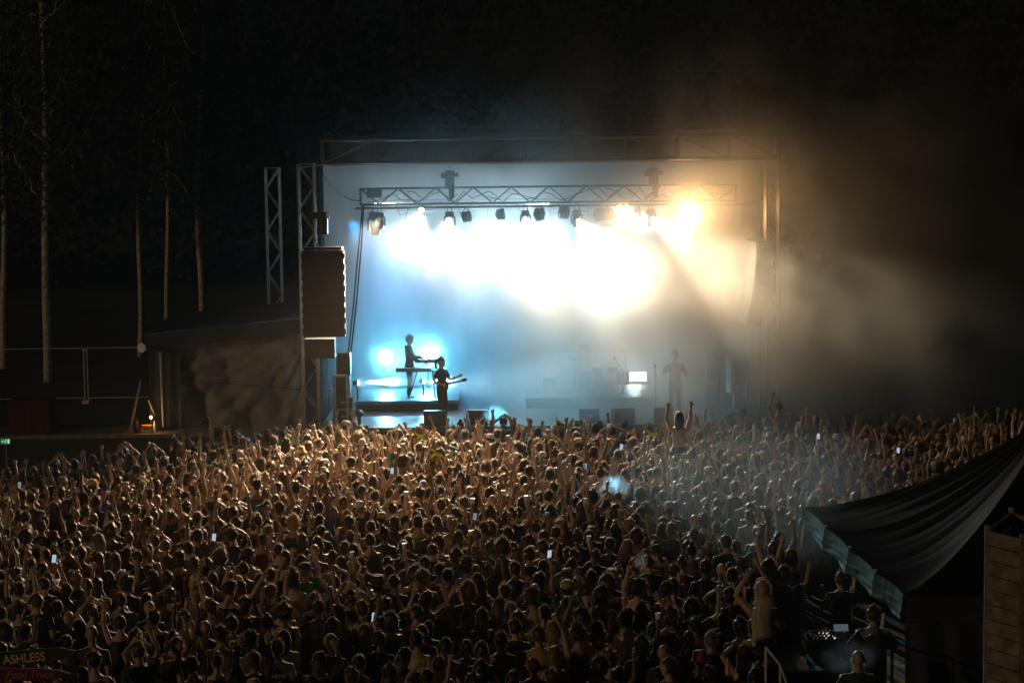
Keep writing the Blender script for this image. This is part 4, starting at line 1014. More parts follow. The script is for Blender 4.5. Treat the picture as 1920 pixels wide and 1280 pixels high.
        # loose strands that catch the light
        ns = {'afro': 800, 'curly': 700, 'long': 560, 'bob': 500}.get(hair, 430); vs = []; fs = []
        if hair in ('cap', 'bucket', 'straw', 'fedora', 'scarf'): ns = 0; 
        for q in range(int(ns * (1 if lod >= 1 else .55))):
            p0, d = strands[rg.randrange(len(strands))]
            p0 = p0 + V3(rg.gauss(0, .008), rg.gauss(0, .008), rg.gauss(0, .008))
            L = {'afro': .05, 'curly': .045}.get(hair, .032) * rg.uniform(.5, 1.4)
            dd = unit(d * .8 + V3(rg.gauss(0, .5), rg.gauss(0, .5), rg.gauss(0, .5) - (.6 if hair == 'long' else 0)))
            sd_ = unit(dd.cross(V3(rg.gauss(0, 1), rg.gauss(0, 1), rg.gauss(0, 1)))) * .0024
            o_ = len(vs); vs += [hd(p0 - sd_), hd(p0 + sd_), hd(p0 + dd * L)]; fs.append((o_, o_ + 1, o_ + 2))
        if vs: h.add([tuple(v) for v in vs], fs)
        out['hair'] = h.mesh('hair', True)
        hat = MB()
        if hair == 'cap':
            hat.lathe([(HS * .092, 0), (HS * .096, .034), (HS * .085, .085), (HS * .05, .12), (.002, .127)], hd(c0 + V3(0, -.004, .02)), R_ @ V3(0, 0, 1), 16)
            sg = rg.choice((-1, 1)); hat.path([hd(c0 + V3(0, sg * .07, .03)), hd(c0 + V3(0, sg * .12, .022)), hd(c0 + V3(0, sg * .165, .008))], [(.075, .008), (.07, .007), (.045, .005)], 10, side=R_ @ V3(1, 0, 0))
        if hair == 'bucket':
            hat.lathe([(.155, -.04), (.115, .02), (.11, .055), (.094, .12), (.055, .134), (.002, .136)], hd(c0 + V3(0, -.004, .01)), R_ @ V3(0, 0, 1), 18, False)
        if hair in ('straw', 'fedora'):
            br_ = .2 if hair == 'straw' else .155
            prof = [(br_, .028), (br_ * .8, .008), (.113, .0), (.111, .03), (.104, .1), (.085, .14), (.045, .136), (.002, .127)]
            hat.lathe(prof, hd(c0 + V3(0, -.004, .03)), R_ @ (V3(0, -.12, 1)), 20, False)
        if hair == 'scarf':
            hat.ellips(hd(c0 + V3(0, -.01, .01)), (.093, .112, .112), 14, 9, R_); hat.path([hd(c0 + V3(0, -.1, 0)), hd(c0 + V3(0, -.13, -.08)), hd(c0 + V3(.02, -.13, -.17))], [.03, .03, .01], 8)
        if hat.n: out['hat'] = hat.mesh('hat', True)
    out['hairkind'] = hair; out['top'] = top; out['la'] = la; out['ra'] = ra; out['fem'] = fem
    return out
# ------------------------------------------------------------------ colours of the people
SKIN = {'fair': (.46, .3, .2), 'tan': (.34, .215, .135), 'brown': (.19, .115, .07), 'dark': (.09, .05, .033)}
HAIR = {'black': (.014, .011, .009), 'dark-brown': (.035, .021, .012), 'brown': (.08, .045, .022), 'blond': (.2, .14, .075), 'ginger': (.1, .042, .016), 'grey': (.14, .135, .125)}
CLOTH = {'black': (.018, .018, .02), 'navy': (.02, .028, .07), 'maroon': (.1, .018, .022), 'white': (.5, .48, .45), 'cream': (.42, .34, .22), 'grey': (.13, .13, .135), 'red': (.33, .03, .025), 'olive': (.07, .075, .03), 'teal': (.02, .12, .12), 'pink': (.4, .16, .2), 'mustard': (.42, .24, .03), 'purple': (.09, .03, .14), 'brown': (.09, .05, .03), 'green': (.03, .12, .05), 'blue': (.04, .09, .26)}
TROU = [(.02, .024, .04), (.015, .015, .015), (.05, .045, .035), (.03, .04, .07)]
HATC = {'beige': (.36, .28, .17), 'black': (.02, .02, .02), 'white': (.5, .5, .48), 'red': (.3, .03, .02), 'yellow': (.5, .33, .05)}
def c4(c, j=0.0, rg=random): k = 1 + (rg.uniform(-j, j) if j else 0); return (c[0] * k, c[1] * k, c[2] * k, 1)

rgv = random.Random(77)
ARM_MIX = [('down', 'down', 9), ('down', 'up', 2), ('up', 'down', 2), ('up', 'up', 3), ('clap', 'clap', 4), ('arc', 'arc', 1), ('wide', 'wide', 2), ('down', 'fist', 2), ('fist', 'down', 1), ('point', 'down', 2), ('clapl', 'clapl', 2), ('chest', 'chest', 3), ('upbent', 'upbent', 2), ('chest', 'upbent', 2), ('head', 'head', 1), ('up', 'point', 1)]
HAIRS = ['short', 'short', 'crop', 'long', 'afro', 'short', 'bun', 'curly', 'long', 'tail', 'bob', 'short', 'cap', 'crop', 'short', 'curly', 'long', 'bald', 'short', 'bun', 'long', 'crop', 'short', 'bob', 'curly', 'long', 'bucket', 'short', 'tail', 'crop', 'long', 'short', 'short', 'curly', 'long', 'cap', 'crop', 'bun', 'long', 'short']
TOPS = ['tee', 'tank', 'none', 'tee', 'hoodie', 'tee', 'dress', 'none', 'tee', 'crop', 'tank']
arms_list = [a[:2] for a in ARM_MIX for _ in range(a[2])]
VAR = []
NV = 64
rgv.shuffle(arms_list)
for i in range(NV):
    a = arms_list[i % len(arms_list)]; hk = HAIRS[i % len(HAIRS)]; fem = hk in ('long', 'bun', 'tail', 'bob', 'scarf') or rgv.random() < .2
    tp = rgv.choice(TOPS)
    if not fem and tp in ('dress', 'crop'): tp = 'tee'
    if fem and tp == 'none': tp = 'tank'
    VAR.append(make_variant(i, a[0], a[1], hk, tp, rgv.gauss(0, .35), rgv.uniform(-.25, .12), fem, .8))
CUPV = [make_variant(200 + i, a, b, h, t, 0.1, 0, f, .8) for i, (a, b, h, t, f) in enumerate((('down', 'cup', 'short', 'tee', False), ('cup', 'down', 'bun', 'tank', True), ('chest', 'up', 'curly', 'tee', False)))]
PHV = [make_variant(210 + i, a, b, h, t, 0.1, .05, f, .8) for i, (a, b, h, t, f) in enumerate((('down', 'phone', 'long', 'tee', True), ('phone', 'down', 'short', 'tee', False)))]
PARTS = (('shirt', 'cloth'), ('trousers', 'cloth'), ('hair', 'hair'), ('hat', 'cloth'))
def ready(v):
    if v.get('_r'): return
    v['body'].materials.append(M('skin'))
    for k, m in PARTS:
        if k in v: v[k].materials.append(M(m))
    v['_r'] = True
def place_person(v, p, rz, sc, skin, hairc, shirt, trou, hatc, label, group=None, lean=0.0):
    ready(v)
    o = bpy.data.objects.new('person', v['body']); COL.objects.link(o); o.location = p; o.rotation_euler = (lean, 0, rz); o.scale = (sc,) * 3; o.color = c4(skin)
    for k, c in (('shirt', shirt), ('trousers', trou), ('hair', hairc), ('hat', hatc)):
        if k in v:
            q = bpy.data.objects.new(k, v[k]); COL.objects.link(q); q.parent = o; q.color = c4(c)
    tag(o, label, 'person', group); return o

# ------------------------------------------------------------------ where people stand
TOPL = [(-40, 890), (0, 885), (130, 862), (200, 858), (300, 836), (420, 826), (500, 812), (620, 801), (700, 803), (1250, 797), (1330, 790), (1500, 783), (1960, 789)]
def topline(px):
    for (a, ya), (b, yb) in zip(TOPL, TOPL[1:]):
        if px <= b: return ya + (yb - ya) * (px - a) / (b - a)
    return TOPL[-1][1]
def allowed(x, y):
    px, py = proj((x, y, 1.62))
    if not (-14 < px < 1936) or py > 1292 or py < topline(px): return False
    if x > 5.05 and y < 39.3: return False
    if px > 1435 and py > 1075 and y < 34.0: return False
    if px < 150 and y < 28.3: return False
    return True
placed = []; cell = {}
def free(x, y, r):
    ci, cj = int(x / .6), int(y / .6)
    for i in range(ci - 1, ci + 2):
        for j in range(cj - 1, cj + 2):
            for (a, b) in cell.get((i, j), ()):
                if (a - x) ** 2 + ((b - y) * 1.0) ** 2 < r * r: return False
    return True
def occupy(x, y): cell.setdefault((int(x / .6), int(y / .6)), []).append((x, y))
Gp = 'people in the crowd'
def spec(px, py, sc=1.0, z=1.66): return atz(px, py, z * sc)
def mk(i, la, ra, hair, top, yaw=0.0, fem=False, pitch=0.0): return make_variant(300 + i, la, ra, hair, top, yaw, pitch, fem, 1.1)
NOT = [ # px, py, variant args, skin, hair colour, shirt colour, hat colour, label, scale
 (652, 1112, ('up', 'cup', 'straw', 'tee'), 'tan', 'brown', 'cream', 'beige', 'person in a wide pale straw hat and cream shirt, arms raised', 1.0),
 (708, 1099, ('down', 'down', 'fedora', 'tee'), 'tan', 'black', 'black', 'black', 'person in a black pointed-brim hat and black shirt', 1.04),
 (1147, 1086, ('down', 'down', 'fedora', 'tee'), 'tan', 'dark-brown', 'black', 'beige', 'person in a small beige brimmed hat and dark shirt', 1.0),
 (520, 1215, ('down', 'down', 'short', 'tee'), 'brown', 'black', 'white', 'black', 'person in a black lettered jersey over a white t-shirt', 1.0),
 (238, 1095, ('down', 'down', 'curly', 'tee'), 'tan', 'dark-brown', 'black', 'black', 'curly-haired person in a black staff shirt', 1.02),
 (1010, 1190, ('down', 'down', 'crop', 'tee'), 'tan', 'brown', 'mustard', 'black', 'cropped-haired person in a mustard shirt with a dark bag strap', 1.05),
 (1038, 1180, ('chest', 'down', 'long', 'tank'), 'fair', 'blond', 'cream', 'black', 'pale-haired person in cream top right of the mustard shirt', .96),
 (1090, 1160, ('up', 'up', 'afro', 'tank'), 'brown', 'black', 'cream', 'black', 'round-haired person in a low-backed cream top, both hands up', 1.02),
 (1120, 1180, ('down', 'chest', 'long', 'tank'), 'fair', 'brown', 'cream', 'black', 'long-brown-haired person right of the low-backed cream top', .97),
 (1256, 1155, ('chest', 'down', 'curly', 'tee'), 'tan', 'brown', 'grey', 'black', 'curly-haired person in a grey shirt leaning left of the tent', 1.0),
 (1333, 1200, ('down', 'down', 'crop', 'tee'), 'tan', 'grey', 'black', 'black', 'close-cropped grey-haired person near the metal rail', 1.0),
 (1255, 1250, ('down', 'down', 'crop', 'tee'), 'fair', 'dark-brown', 'black', 'black', 'cropped-haired person turned left beside the lowest picture edge', 1.04),
 (1302, 977, ('down', 'down', 'bald', 'hoodie'), 'tan', 'black', 'red', 'black', 'shaven-headed person in a bright red hooded top', 1.04),
 (1255, 955, ('down', 'down', 'cap', 'tee'), 'tan', 'brown', 'teal', 'white', 'person in a backwards pale cap and teal shirt', 1.04),
 (877, 1110, ('down', 'down', 'afro', 'tee'), 'tan', 'ginger', 'maroon', 'black', 'person with big ginger curls and a maroon shirt', 1.0),
 (792, 1083, ('down', 'down', 'short', 'tee'), 'fair', 'grey', 'maroon', 'black', 'grey-haired person turned sideways in a maroon shirt', 1.04),
 (548, 1085, ('up', 'down', 'afro', 'tee'), 'tan', 'black', 'cream', 'black', 'person with large round hair and cream shirt reaching up', 1.03),
 (620, 1205, ('down', 'down', 'scarf', 'tee'), 'tan', 'brown', 'black', 'yellow', 'person wearing a yellow headscarf and black shirt', 1.0),
 (903, 1220, ('down', 'down', 'long', 'tee'), 'fair', 'dark-brown', 'black', 'black', 'person with very long dark hair left of a shaven head', .98),
 (940, 1200, ('down', 'down', 'crop', 'tee'), 'tan', 'dark-brown', 'grey', 'black', 'shaven-headed person in grey shirt with a dark bag strap', 1.02),
 (782, 1200, ('down', 'down', 'bun', 'tank'), 'tan', 'black', 'cream', 'black', 'person with tied-back dark hair and patterned cream top', .98),
 (413, 1190, ('down', 'down', 'short', 'tank'), 'tan', 'dark-brown', 'cream', 'black', 'short-haired person in cream vest with a dark cross strap', 1.02),
 (172, 1188, ('down', 'down', 'bald', 'tee'), 'tan', 'black', 'black', 'black', 'bald broad person in black above the painted sign', 1.06),
 (1190, 1060, ('down', 'down', 'crop', 'tank'), 'tan', 'dark-brown', 'cream', 'black', 'person in cream vest with black braces, back turned', 1.03),
 (958, 1145, ('down', 'down', 'long', 'tee'), 'fair', 'blond', 'black', 'black', 'smooth blond-haired person in a black top', .97),
 (1395, 1225, ('clap', 'clap', 'long', 'tank'), 'tan', 'brown', 'cream', 'black', 'person clapping overhead beside the metal rail', .97),
 (1388, 1175, ('down', 'down', 'short', 'tee'), 'tan', 'black', 'black', 'black', 'dark-haired broad person in black behind the clapping one', 1.05),
]
special = {}
for i, (px, py, va, sk, hc, shc, htc, lab, sc) in enumerate(NOT):
    fem = va[2] in ('long', 'bun', 'scarf') or i in (7,)
    yaw = {15: -1.0, 11: 1.2, 9: .4}.get(i, rgv.uniform(-.25, .25))
    v = mk(i, *va, yaw=yaw, fem=fem); p = spec(px, py, sc); occupy(p.x, p.y)
    o = place_person(v, (p.x, p.y, 0), rgv.uniform(-.15, .15), sc, SKIN[sk], HAIR[hc], CLOTH[shc], rgv.choice(TROU), HATC[htc], lab, Gp); special[i] = (o, p, sc)
def on_back(o, p, sc, body, size, z, m='letter', y=-.135):
    R_ = Matrix.Rotation(math.pi / 2, 4, 'X'); sh = [c for c in o.children if c.name.startswith('shirt')][0]
    t = text_mesh(body, size, 'lettering', M(m), sh, Matrix.Translation((0, y, z)) @ R_); return t
o, p, sc = special[3]
js = MB(); js.path([(0, 0, .87), (0, 0, 1.0), (0, .005, 1.2), (0, 0, 1.33), (0, -.004, 1.42)], [(.2, .15), (.186, .142), (.178, .134), (.15, .14), (.1, .105)], 16, side=(1, 0, 0))
jo = js.build('jersey', M('cloth'), o, True); jo.color = (.015, .015, .017, 1)
on_back(o, p, sc, 'CARTER', .075, 1.27, y=-.147); on_back(o, p, sc, '15', .17, 1.12, y=-.157)
o, p, sc = special[4]; on_back(o, p, sc, 'STAFF', .085, 1.26)
def strap(i, col=(.012, .012, .012), flip=1):
    o, p, sc = special[i]; s = MB(); s.path([(flip * .13, .04, 1.42), (flip * .12, -.09, 1.4), (0, -.138, 1.22), (-flip * .15, -.12, 1.0), (-flip * .2, 0, .95)], [(.025, .006)] * 5, 6)
    q = s.build('bag_strap', M('cloth'), o); q.color = (*col, 1)
strap(5, flip=-1); strap(19); strap(21); strap(23); strap(23, flip=-1)

# people carrying cups, phones and flags (position of the thing held in the photograph)
CUPS = [(758, 1025), (660, 1041), (883, 1001), (1104, 1011), (1422, 995), (1234, 1157), (620, 795), (658, 840), (881, 850), (762, 927), (886, 940), (944, 925), (902, 840), (594, 890), (966, 855), (1204, 836), (1187, 870), (1097, 876), (1097, 940), (1280, 826), (1302, 777), (1512, 769), (1494, 802), (1807, 822), (987, 935), (1215, 822), (1142, 800)]
PHONES = [(701, 1160), (890, 971), (1030, 1042), (790, 909), (1034, 802), (401, 1010), (101, 1050), (36, 912), (1684, 847), (1534, 820), (1153, 907), (735, 885), (1165, 840)]
FLAGS = [(775, 812), (805, 850), (1042, 794), (1210, 806), (1827, 857), (1845, 853)]
ORD = ['']
def near_name(px):
    for a, nm in ((90, 'the exit sign'), (220, 'the twin fence posts'), (330, 'the dark marquee corner'), (470, 'the brown tarp'), (560, 'the slim tower'), (650, 'the left loudspeakers'), (700, 'the stage camera'), (745, 'the left cyan lamp'), (790, 'the keyboard player'), (850, 'the guitarist'), (900, 'the right keyboard riser edge'), (945, 'the cyan smoke puff'), (1000, 'the centre lamp'), (1060, 'the small amplifier'), (1130, 'the drum kit'), (1200, 'the widest floor monitor'), (1250, 'the microphone stand'), (1310, 'the person on shoulders'), (1350, 'the equipment rack'), (1420, 'the light column'), (1500, 'the right tower'), (1650, 'the dark smoke'), (1760, 'the tent ridge'), (2000, 'the tent peak')):
        if px < a: return nm
held = []; seen_lab = set()
def uniq(fmt, opts):
    for o_ in opts:
        s = fmt % o_
        if s not in seen_lab: seen_lab.add(s); return s
    s = fmt % (opts[0] + ' again'); seen_lab.add(s); return s
POPS = ['among the front-most heads', 'halfway down the crowd', 'low in the picture']
def depth_words(Y): return 'close to the stage' if Y > 47 else ('halfway back' if Y > 38 else ('well back from the stage' if Y > 33 else 'near the camera'))
def held_person(px, py, vs, key, i):
    v = vs[i % len(vs)]; side = 'gripR' if v['ra'] in ('cup', 'phone', 'up') else 'gripL'
    gpt = v[side]; sc = .97 + .06 * ((i * 37) % 10) / 10; rz = 0.0
    w = atz(px, py, (gpt.z + .05) * sc); p = (w.x - gpt.x * sc, w.y - gpt.y * sc, 0); occupy(p[0], p[1]); return v, p, sc, w
HP = []
for i, (px, py) in enumerate(CUPS): HP.append((*held_person(px, py, CUPV, 'cup', i), 'cup', px))
for i, (px, py) in enumerate(PHONES): HP.append((*held_person(px, py, PHV, 'phone', i), 'phone', px))
for i, (px, py) in enumerate(FLAGS): HP.append((*held_person(px, py, CUPV, 'flag', i + 1), 'flag', px))
def make_cup(w, lab):
    o = MB().lathe([(.034, -.06), (.047, .07), (.044, .07), (.032, -.052), (.001, -.05)], (0, 0, 0), (0, .05, 1), 12, False).build('cup', M('cup')); o.location = w
    b = MB().lathe([(.031, -.05), (.0355, -.01), (.001, -.009)], (0, 0, 0), (0, .05, 1), 12, False).build('beer', M('orange'), o); tag(o, lab, 'cup', 'plastic cups held up in the crowd'); return o
def make_phone(w, lab, scr='screen', rz=0.0):
    o = MB().box((0, 0, .03), (.078, .01, .155)).build('phone', M('black')); o.location = w; o.rotation_euler = (-.25, .1, rz)
    MB().box((0, -.0065, .03), (.07, .003, .143)).build('screen', M(scr), o); tag(o, lab, 'phone', 'phones held up in the crowd'); return o
def make_flag(w, lab, k):
    o = thing('flag', w, lab, 'flag', 'small yellow, green and black flags waved in the crowd')
    W, H = .34, .2
    def pt(u, v_, off=0): return (W * u + .02, off + .05 * math.sin(u * 6 + k), H * v_ - .1 + .06 * math.sin(u * 4 + k * 2) - .08 * u)
    cl, mi, n_ = MB(), [], 16
    for i in range(n_):
        for j in range(n_):
            u, v_ = (i + .5) / n_, (j + .5) / n_; dgn = min(abs(u - v_), abs(u - 1 + v_)); mi.append(0 if dgn < .14 else (1 if abs(v_ - .5) > abs(u - .5) else 2))
    cl.grid([[pt(i / n_, j / n_) for j in range(n_ + 1)] for i in range(n_ + 1)]); q = cl.build('cloth', M('yellow'), o); q.data.materials.append(M('green')); q.data.materials.append(M('black')); q.data.polygons.foreach_set('material_index', mi)
    MB().tube((0.01, .0, -.2), (0.01, 0, .25), .006).build('pole', M('wood'), o)
    o.rotation_euler = (0, rgv.uniform(-.3, .5), rgv.uniform(-.4, .4)); return o
for k, (v, p, sc, w, kind, px) in enumerate(HP):
    dw = depth_words(w.y); nn = near_name(px)
    if kind == 'cup': make_cup(w, uniq('white plastic cup held up %s ' + 'below %s' % nn, [dw, 'higher ' + dw, 'lower ' + dw, 'furthest ' + dw, 'between others ' + dw]))
    elif kind == 'phone':
        dim = k % 3 == 1; make_phone(w, uniq('lit phone held up %s ' + 'below %s' % nn, [dw, 'lower ' + dw]), 'screen_dim' if dim else 'screen')
    else: make_flag(w, uniq('small yellow and green flag waved %s ' + 'below %s' % nn, [dw, 'rightmost ' + dw, 'lower ' + dw]), k)

# free-standing rest of the crowd
rgc = random.Random(2024); cand = []
tries = 0
while tries < 90000:
    tries += 1; y = rgc.uniform(27.6, 60); x = rgc.uniform(-.28 * y, .275 * y)
    r = .5 if y > 38 else .53
    if rgc.random() > (1 if y > 33 else .9): continue
    if not allowed(x, y) or not free(x, y, r * (1 + .35 * max(0, mnoise.noise(Vector((x * .5, y * .5, 3)))))): continue
    if x < -3.9 and y > 34 and y > 48 - 0 and rgc.random() < .35: continue
    occupy(x, y); cand.append((x, y))
print('crowd', len(cand), 'held', len(HP))
def pick(y):
    far = y > 41
    for _ in range(20):
        i = rgc.randrange(NV); v = VAR[i]; raised = v['la'] not in ('down', 'chest') or v['ra'] not in ('down', 'chest')
        keep = .95 if raised and far else (.22 if raised else (.38 if far else 1.0))
        if v['la'] == 'head': keep *= .3
        if not far and v['top'] == 'none': keep *= .45
        if rgc.random() < keep: return i
    return i
COLN = [(175, 'above the painted sign'), (330, 'below the leftmost trees'), (450, 'below the dark marquee'), (560, 'below the brown tarp'), (660, 'below the left loudspeakers'), (760, 'below the left cyan lamp'), (860, 'below the guitarist'), (960, 'below the cyan puff'), (1060, 'below the small amplifier'), (1160, 'below the drum kit'), (1260, 'below the microphone stand'), (1360, 'below the equipment rack'), (1450, 'below the light column'), (2000, 'beside the black tent')]
ROWN = ['nearest row', 'second row', 'third row', 'fourth row', 'fifth row', 'sixth row', 'seventh row', 'eighth row', 'ninth row', 'tenth row', 'eleventh row', 'twelfth row']
HN = {'short': 'short-haired', 'crop': 'close-cropped', 'long': 'long-haired', 'afro': 'round-haired', 'curly': 'curly-haired', 'bun': 'bun-wearing', 'tail': 'ponytailed', 'bob': 'bob-haired', 'cap': 'capped', 'bald': 'bald', 'bucket': 'bucket-hatted', 'scarf': 'headscarfed'}
TN = {'tee': 't-shirt', 'tank': 'vest', 'hoodie': 'hooded top', 'dress': 'dress', 'crop': 'cropped top'}
def arm_words(v):
    s = {v['la'], v['ra']}
    if s <= {'down'}: return 'arms down'
    if s <= {'clap'} or s <= {'arc'}: return 'hands together overhead'
    if s <= {'clapl'}: return 'clapping'
    if s <= {'chest', 'down'}: return 'hands in front'
    if s <= {'head'}: return 'hands on head'
    if 'down' in s or 'chest' in s: return 'one arm raised'
    return 'both arms raised'
everyone = [('free', c) for c in cand]
allp = []
for x, y in cand:
    i = pick(y); allp.append(dict(v=VAR[i], p=(x, y, 0), rz=rgc.gauss(0, .22) - math.atan2(x * .5, 14) * .6, sc=min(1.09, max(.86, rgc.gauss(.98, .048))) * (.96 if VAR[i]['fem'] else 1.0)))
for (v, p, sc, w, kind, px) in HP: allp.append(dict(v=v, p=p, rz=0.0, sc=sc, held=kind))
allp.sort(key=lambda d: d['p'][1])
def colours(d):
    far = d['p'][1] > 41
    d['skin'] = rgc.choices(list(SKIN), (5, 5, 1.6, .8))[0]; d['hair'] = rgc.choices(list(HAIR), (6, 7, 3, .8, .15, .2))[0]
    if d['skin'] in ('brown', 'dark'): d['hair'] = 'black'
    d['shirt'] = rgc.choices(list(CLOTH), (9, 3, 2, 2.2, 1.6, 2.5, .8, 1, 1, .7, .6, .8, 1, .6, .9) if far else (16, 4, 2, .7, 1.2, 1.5, .2, 1.2, .6, .2, .3, .8, 2, .8, .5))[0]; d['hat'] = rgc.choice(list(HATC)); d['tr'] = rgc.choice(TROU)
NI = 300 - len(NOT) - 9
n_ind = 0; stuff = []
for d in allp:
    px, py = proj((d['p'][0], d['p'][1], 1.65)); colours(d)
    if n_ind >= NI: stuff.append(d); continue
    col = next(nm for a, nm in COLN if px < a); row = ROWN[min(len(ROWN) - 1, max(0, int((d['p'][1] - 27.9) / .85)))]; v = d['v']
    for _ in range(60):
        hp = HN[v['hairkind']]
        if v['hairkind'] in ('cap', 'bucket', 'scarf'): hp = d['hat'] + '-' + hp
        elif v['hairkind'] != 'bald': hp = d['hair'].replace('dark-', '') + '-' + hp if v['hairkind'] not in ('bun', 'tail') else hp
        tp = 'shirtless' if v['top'] == 'none' else 'in %s %s' % (d['shirt'], TN[v['top']])
        lab = '%s person %s, %s, %s %s' % (hp, tp, arm_words(v), row, col)
        if len(lab.split()) > 16: lab = '%s person %s, %s, %s %s' % (hp, tp, arm_words(v).split()[0] + ' ' + arm_words(v).split()[-1], row, col)
        if lab not in seen_lab: break
        colours(d)
    seen_lab.add(lab)
    place_person(v, d['p'], d['rz'], d['sc'], SKIN[d['skin']], HAIR[d['hair']], CLOTH[d['shirt']], d['tr'], HATC[d['hat']], lab, Gp, rgc.uniform(-.04, .06)); n_ind += 1
print('individuals', n_ind, 'rest', len(stuff))

# everyone further off, as one mass
def arrays(me):
    n = len(me.vertices); co = np.empty(n * 3, np.float32); me.vertices.foreach_get('co', co)
    nl = len(me.loops); li = np.empty(nl, np.int32); me.loops.foreach_get('vertex_index', li)
    npl = len(me.polygons); ls = np.empty(npl, np.int32); me.polygons.foreach_get('loop_total', ls)
    return co.reshape(-1, 3), li, ls
cache = {}
Vs, Ls, Ss, Ms, Ts = [], [], [], [], []; off = 0
for d in stuff:
    v = d['v']; k0 = id(v)
    if k0 not in cache: cache[k0] = {k: arrays(v[k]) for k in ('body', 'shirt', 'trousers', 'hair', 'hat') if k in v}
    c_, s_ = math.cos(d['rz']), math.sin(d['rz']); R2 = np.array([[c_, -s_, 0], [s_, c_, 0], [0, 0, 1]], np.float32)
    cc = {'body': SKIN[d['skin']], 'hair': HAIR[d['hair']], 'shirt': CLOTH[d['shirt']], 'trousers': d['tr'], 'hat': HATC[d['hat']]}
    for k, (co, li, ls) in cache[k0].items():
        w = (co * d['sc']) @ R2.T + np.array(d['p'], np.float32); Vs.append(w); Ls.append(li + off); Ss.append(ls); off += len(w)
        Ms.append(np.full(len(ls), {'body': 0, 'hair': 1}.get(k, 2), np.int32)); t_ = np.ones((len(w), 4), np.float32); t_[:, :3] = cc[k]; Ts.append(t_)
V = np.concatenate(Vs); L = np.concatenate(Ls); S = np.concatenate(Ss)
me = bpy.data.meshes.new('crowd'); me.vertices.add(len(V)); me.vertices.foreach_set('co', V.ravel()); me.loops.add(len(L)); me.loops.foreach_set('vertex_index', L)
me.polygons.add(len(S)); st_ = np.zeros(len(S), np.int32); st_[1:] = np.cumsum(S)[:-1]; me.polygons.foreach_set('loop_start', st_); me.polygons.foreach_set('loop_total', S)
me.polygons.foreach_set('material_index', np.concatenate(Ms)); me.update(); me.shade_smooth()
at_ = me.attributes.new('tint', 'FLOAT_COLOR', 'POINT'); at_.data.foreach_set('color', np.concatenate(Ts).ravel())
for m_ in ('skin_c', 'hair_c', 'cloth_c'): me.materials.append(M(m_))
cw = bpy.data.objects.new('crowd', me); COL.objects.link(cw); tag(cw, 'dense mass of people filling the field up to the stage', 'crowd', kind='stuff')
print('crowd verts', len(V))

# ------------------------------------------------------------------ people apart from the crowd
def shoulder_rider(px, py, v, sk, hc, shc, lab, sc=1.0, headz=2.55):
    w = atz(px, py, headz); HAIR.setdefault('pale', (.42, .36, .27)); return place_person(v, (w.x, w.y, headz - 1.66 * sc), 0, sc, SKIN[sk], HAIR[hc], CLOTH[shc], TROU[1], HATC['black'], lab, Gp)
v = make_variant(400, 'horn', 'horn', 'long', 'none', 0, 0, False, 1.2, seated=True); shoulder_rider(1273, 782, v, 'tan', 'dark-brown', 'black', 'bare-backed person on shoulders making horn signs with both hands', 1.05)
v = make_variant(401, 'upbent', 'chest', 'long', 'tank', 0, -.05, True, 1.2, seated=True, hlen=.7); shoulder_rider(1430, 1108, v, 'fair', 'pale', 'cream', 'person with very long pale hair sitting on shoulders by the tent', 1.12, 2.4)
v = make_variant(402, 'up', 'down', 'short', 'none', .2, 0, False, 1.1, seated=True); shoulder_rider(1460, 762, v, 'tan', 'black', 'black', 'lifted person with one lit arm up below the right tower', 1.0, 2.2)
# band
v = make_variant(410, 'keys', 'keys', 'crop', 'hoodie', 0, -.15, False, 1.3); p = at(768, 752, 58.0)
place_person(v, (p.x, 58.2, SZ + .3), -math.pi / 2, 1.03, SKIN['tan'], HAIR['black'], CLOTH['black'], TROU[1], HATC['black'], 'keyboard player in dark clothes standing side-on at the keyboards')
v = make_variant(411, 'neck', 'strum', 'tail', 'tee', 0, .05, True, 1.3); p = at(829, 789, 55.2); place_person(v, (p.x, 55.2, SZ), -2.2, 1.0, SKIN['tan'], HAIR['black'], CLOTH['black'], TROU[1], HATC['black'], 'ponytailed guitarist seen side-on in dark silhouette')
gt = thing('electric_guitar', (p.x + .12, 55.05, SZ + 1.03), 'dark electric guitar held by the ponytailed guitarist', 'guitar'); gt.rotation_euler = (0, -.22, -.65)
MB().path([(-.3, 0, -.03), (-.22, 0, 0), (-.08, 0, -.02), (.02, 0, 0), (.1, 0, .01)], [(.02, .06), (.03, .17), (.03, .125), (.03, .15), (.02, .05)], 12, side=(0, 1, 0)).build('body', M('black'), gt)
MB().box((.36, 0, .02), (.56, .03, .05)).build('neck', M('wood'), gt); MB().box((.69, 0, .03), (.16, .03, .085)).build('headstock', M('black'), gt)
v = make_variant(412, 'chest', 'clapl', 'short', 'tee', 0, 0, False, 1.2); p = at(1266, 770, 55.6); place_person(v, (p.x, 55.6, SZ), math.pi, 1.03, SKIN['tan'], HAIR['black'], CLOTH['grey'], TROU[1], HATC['black'], 'hazy singer in grey standing right of the microphone stand')

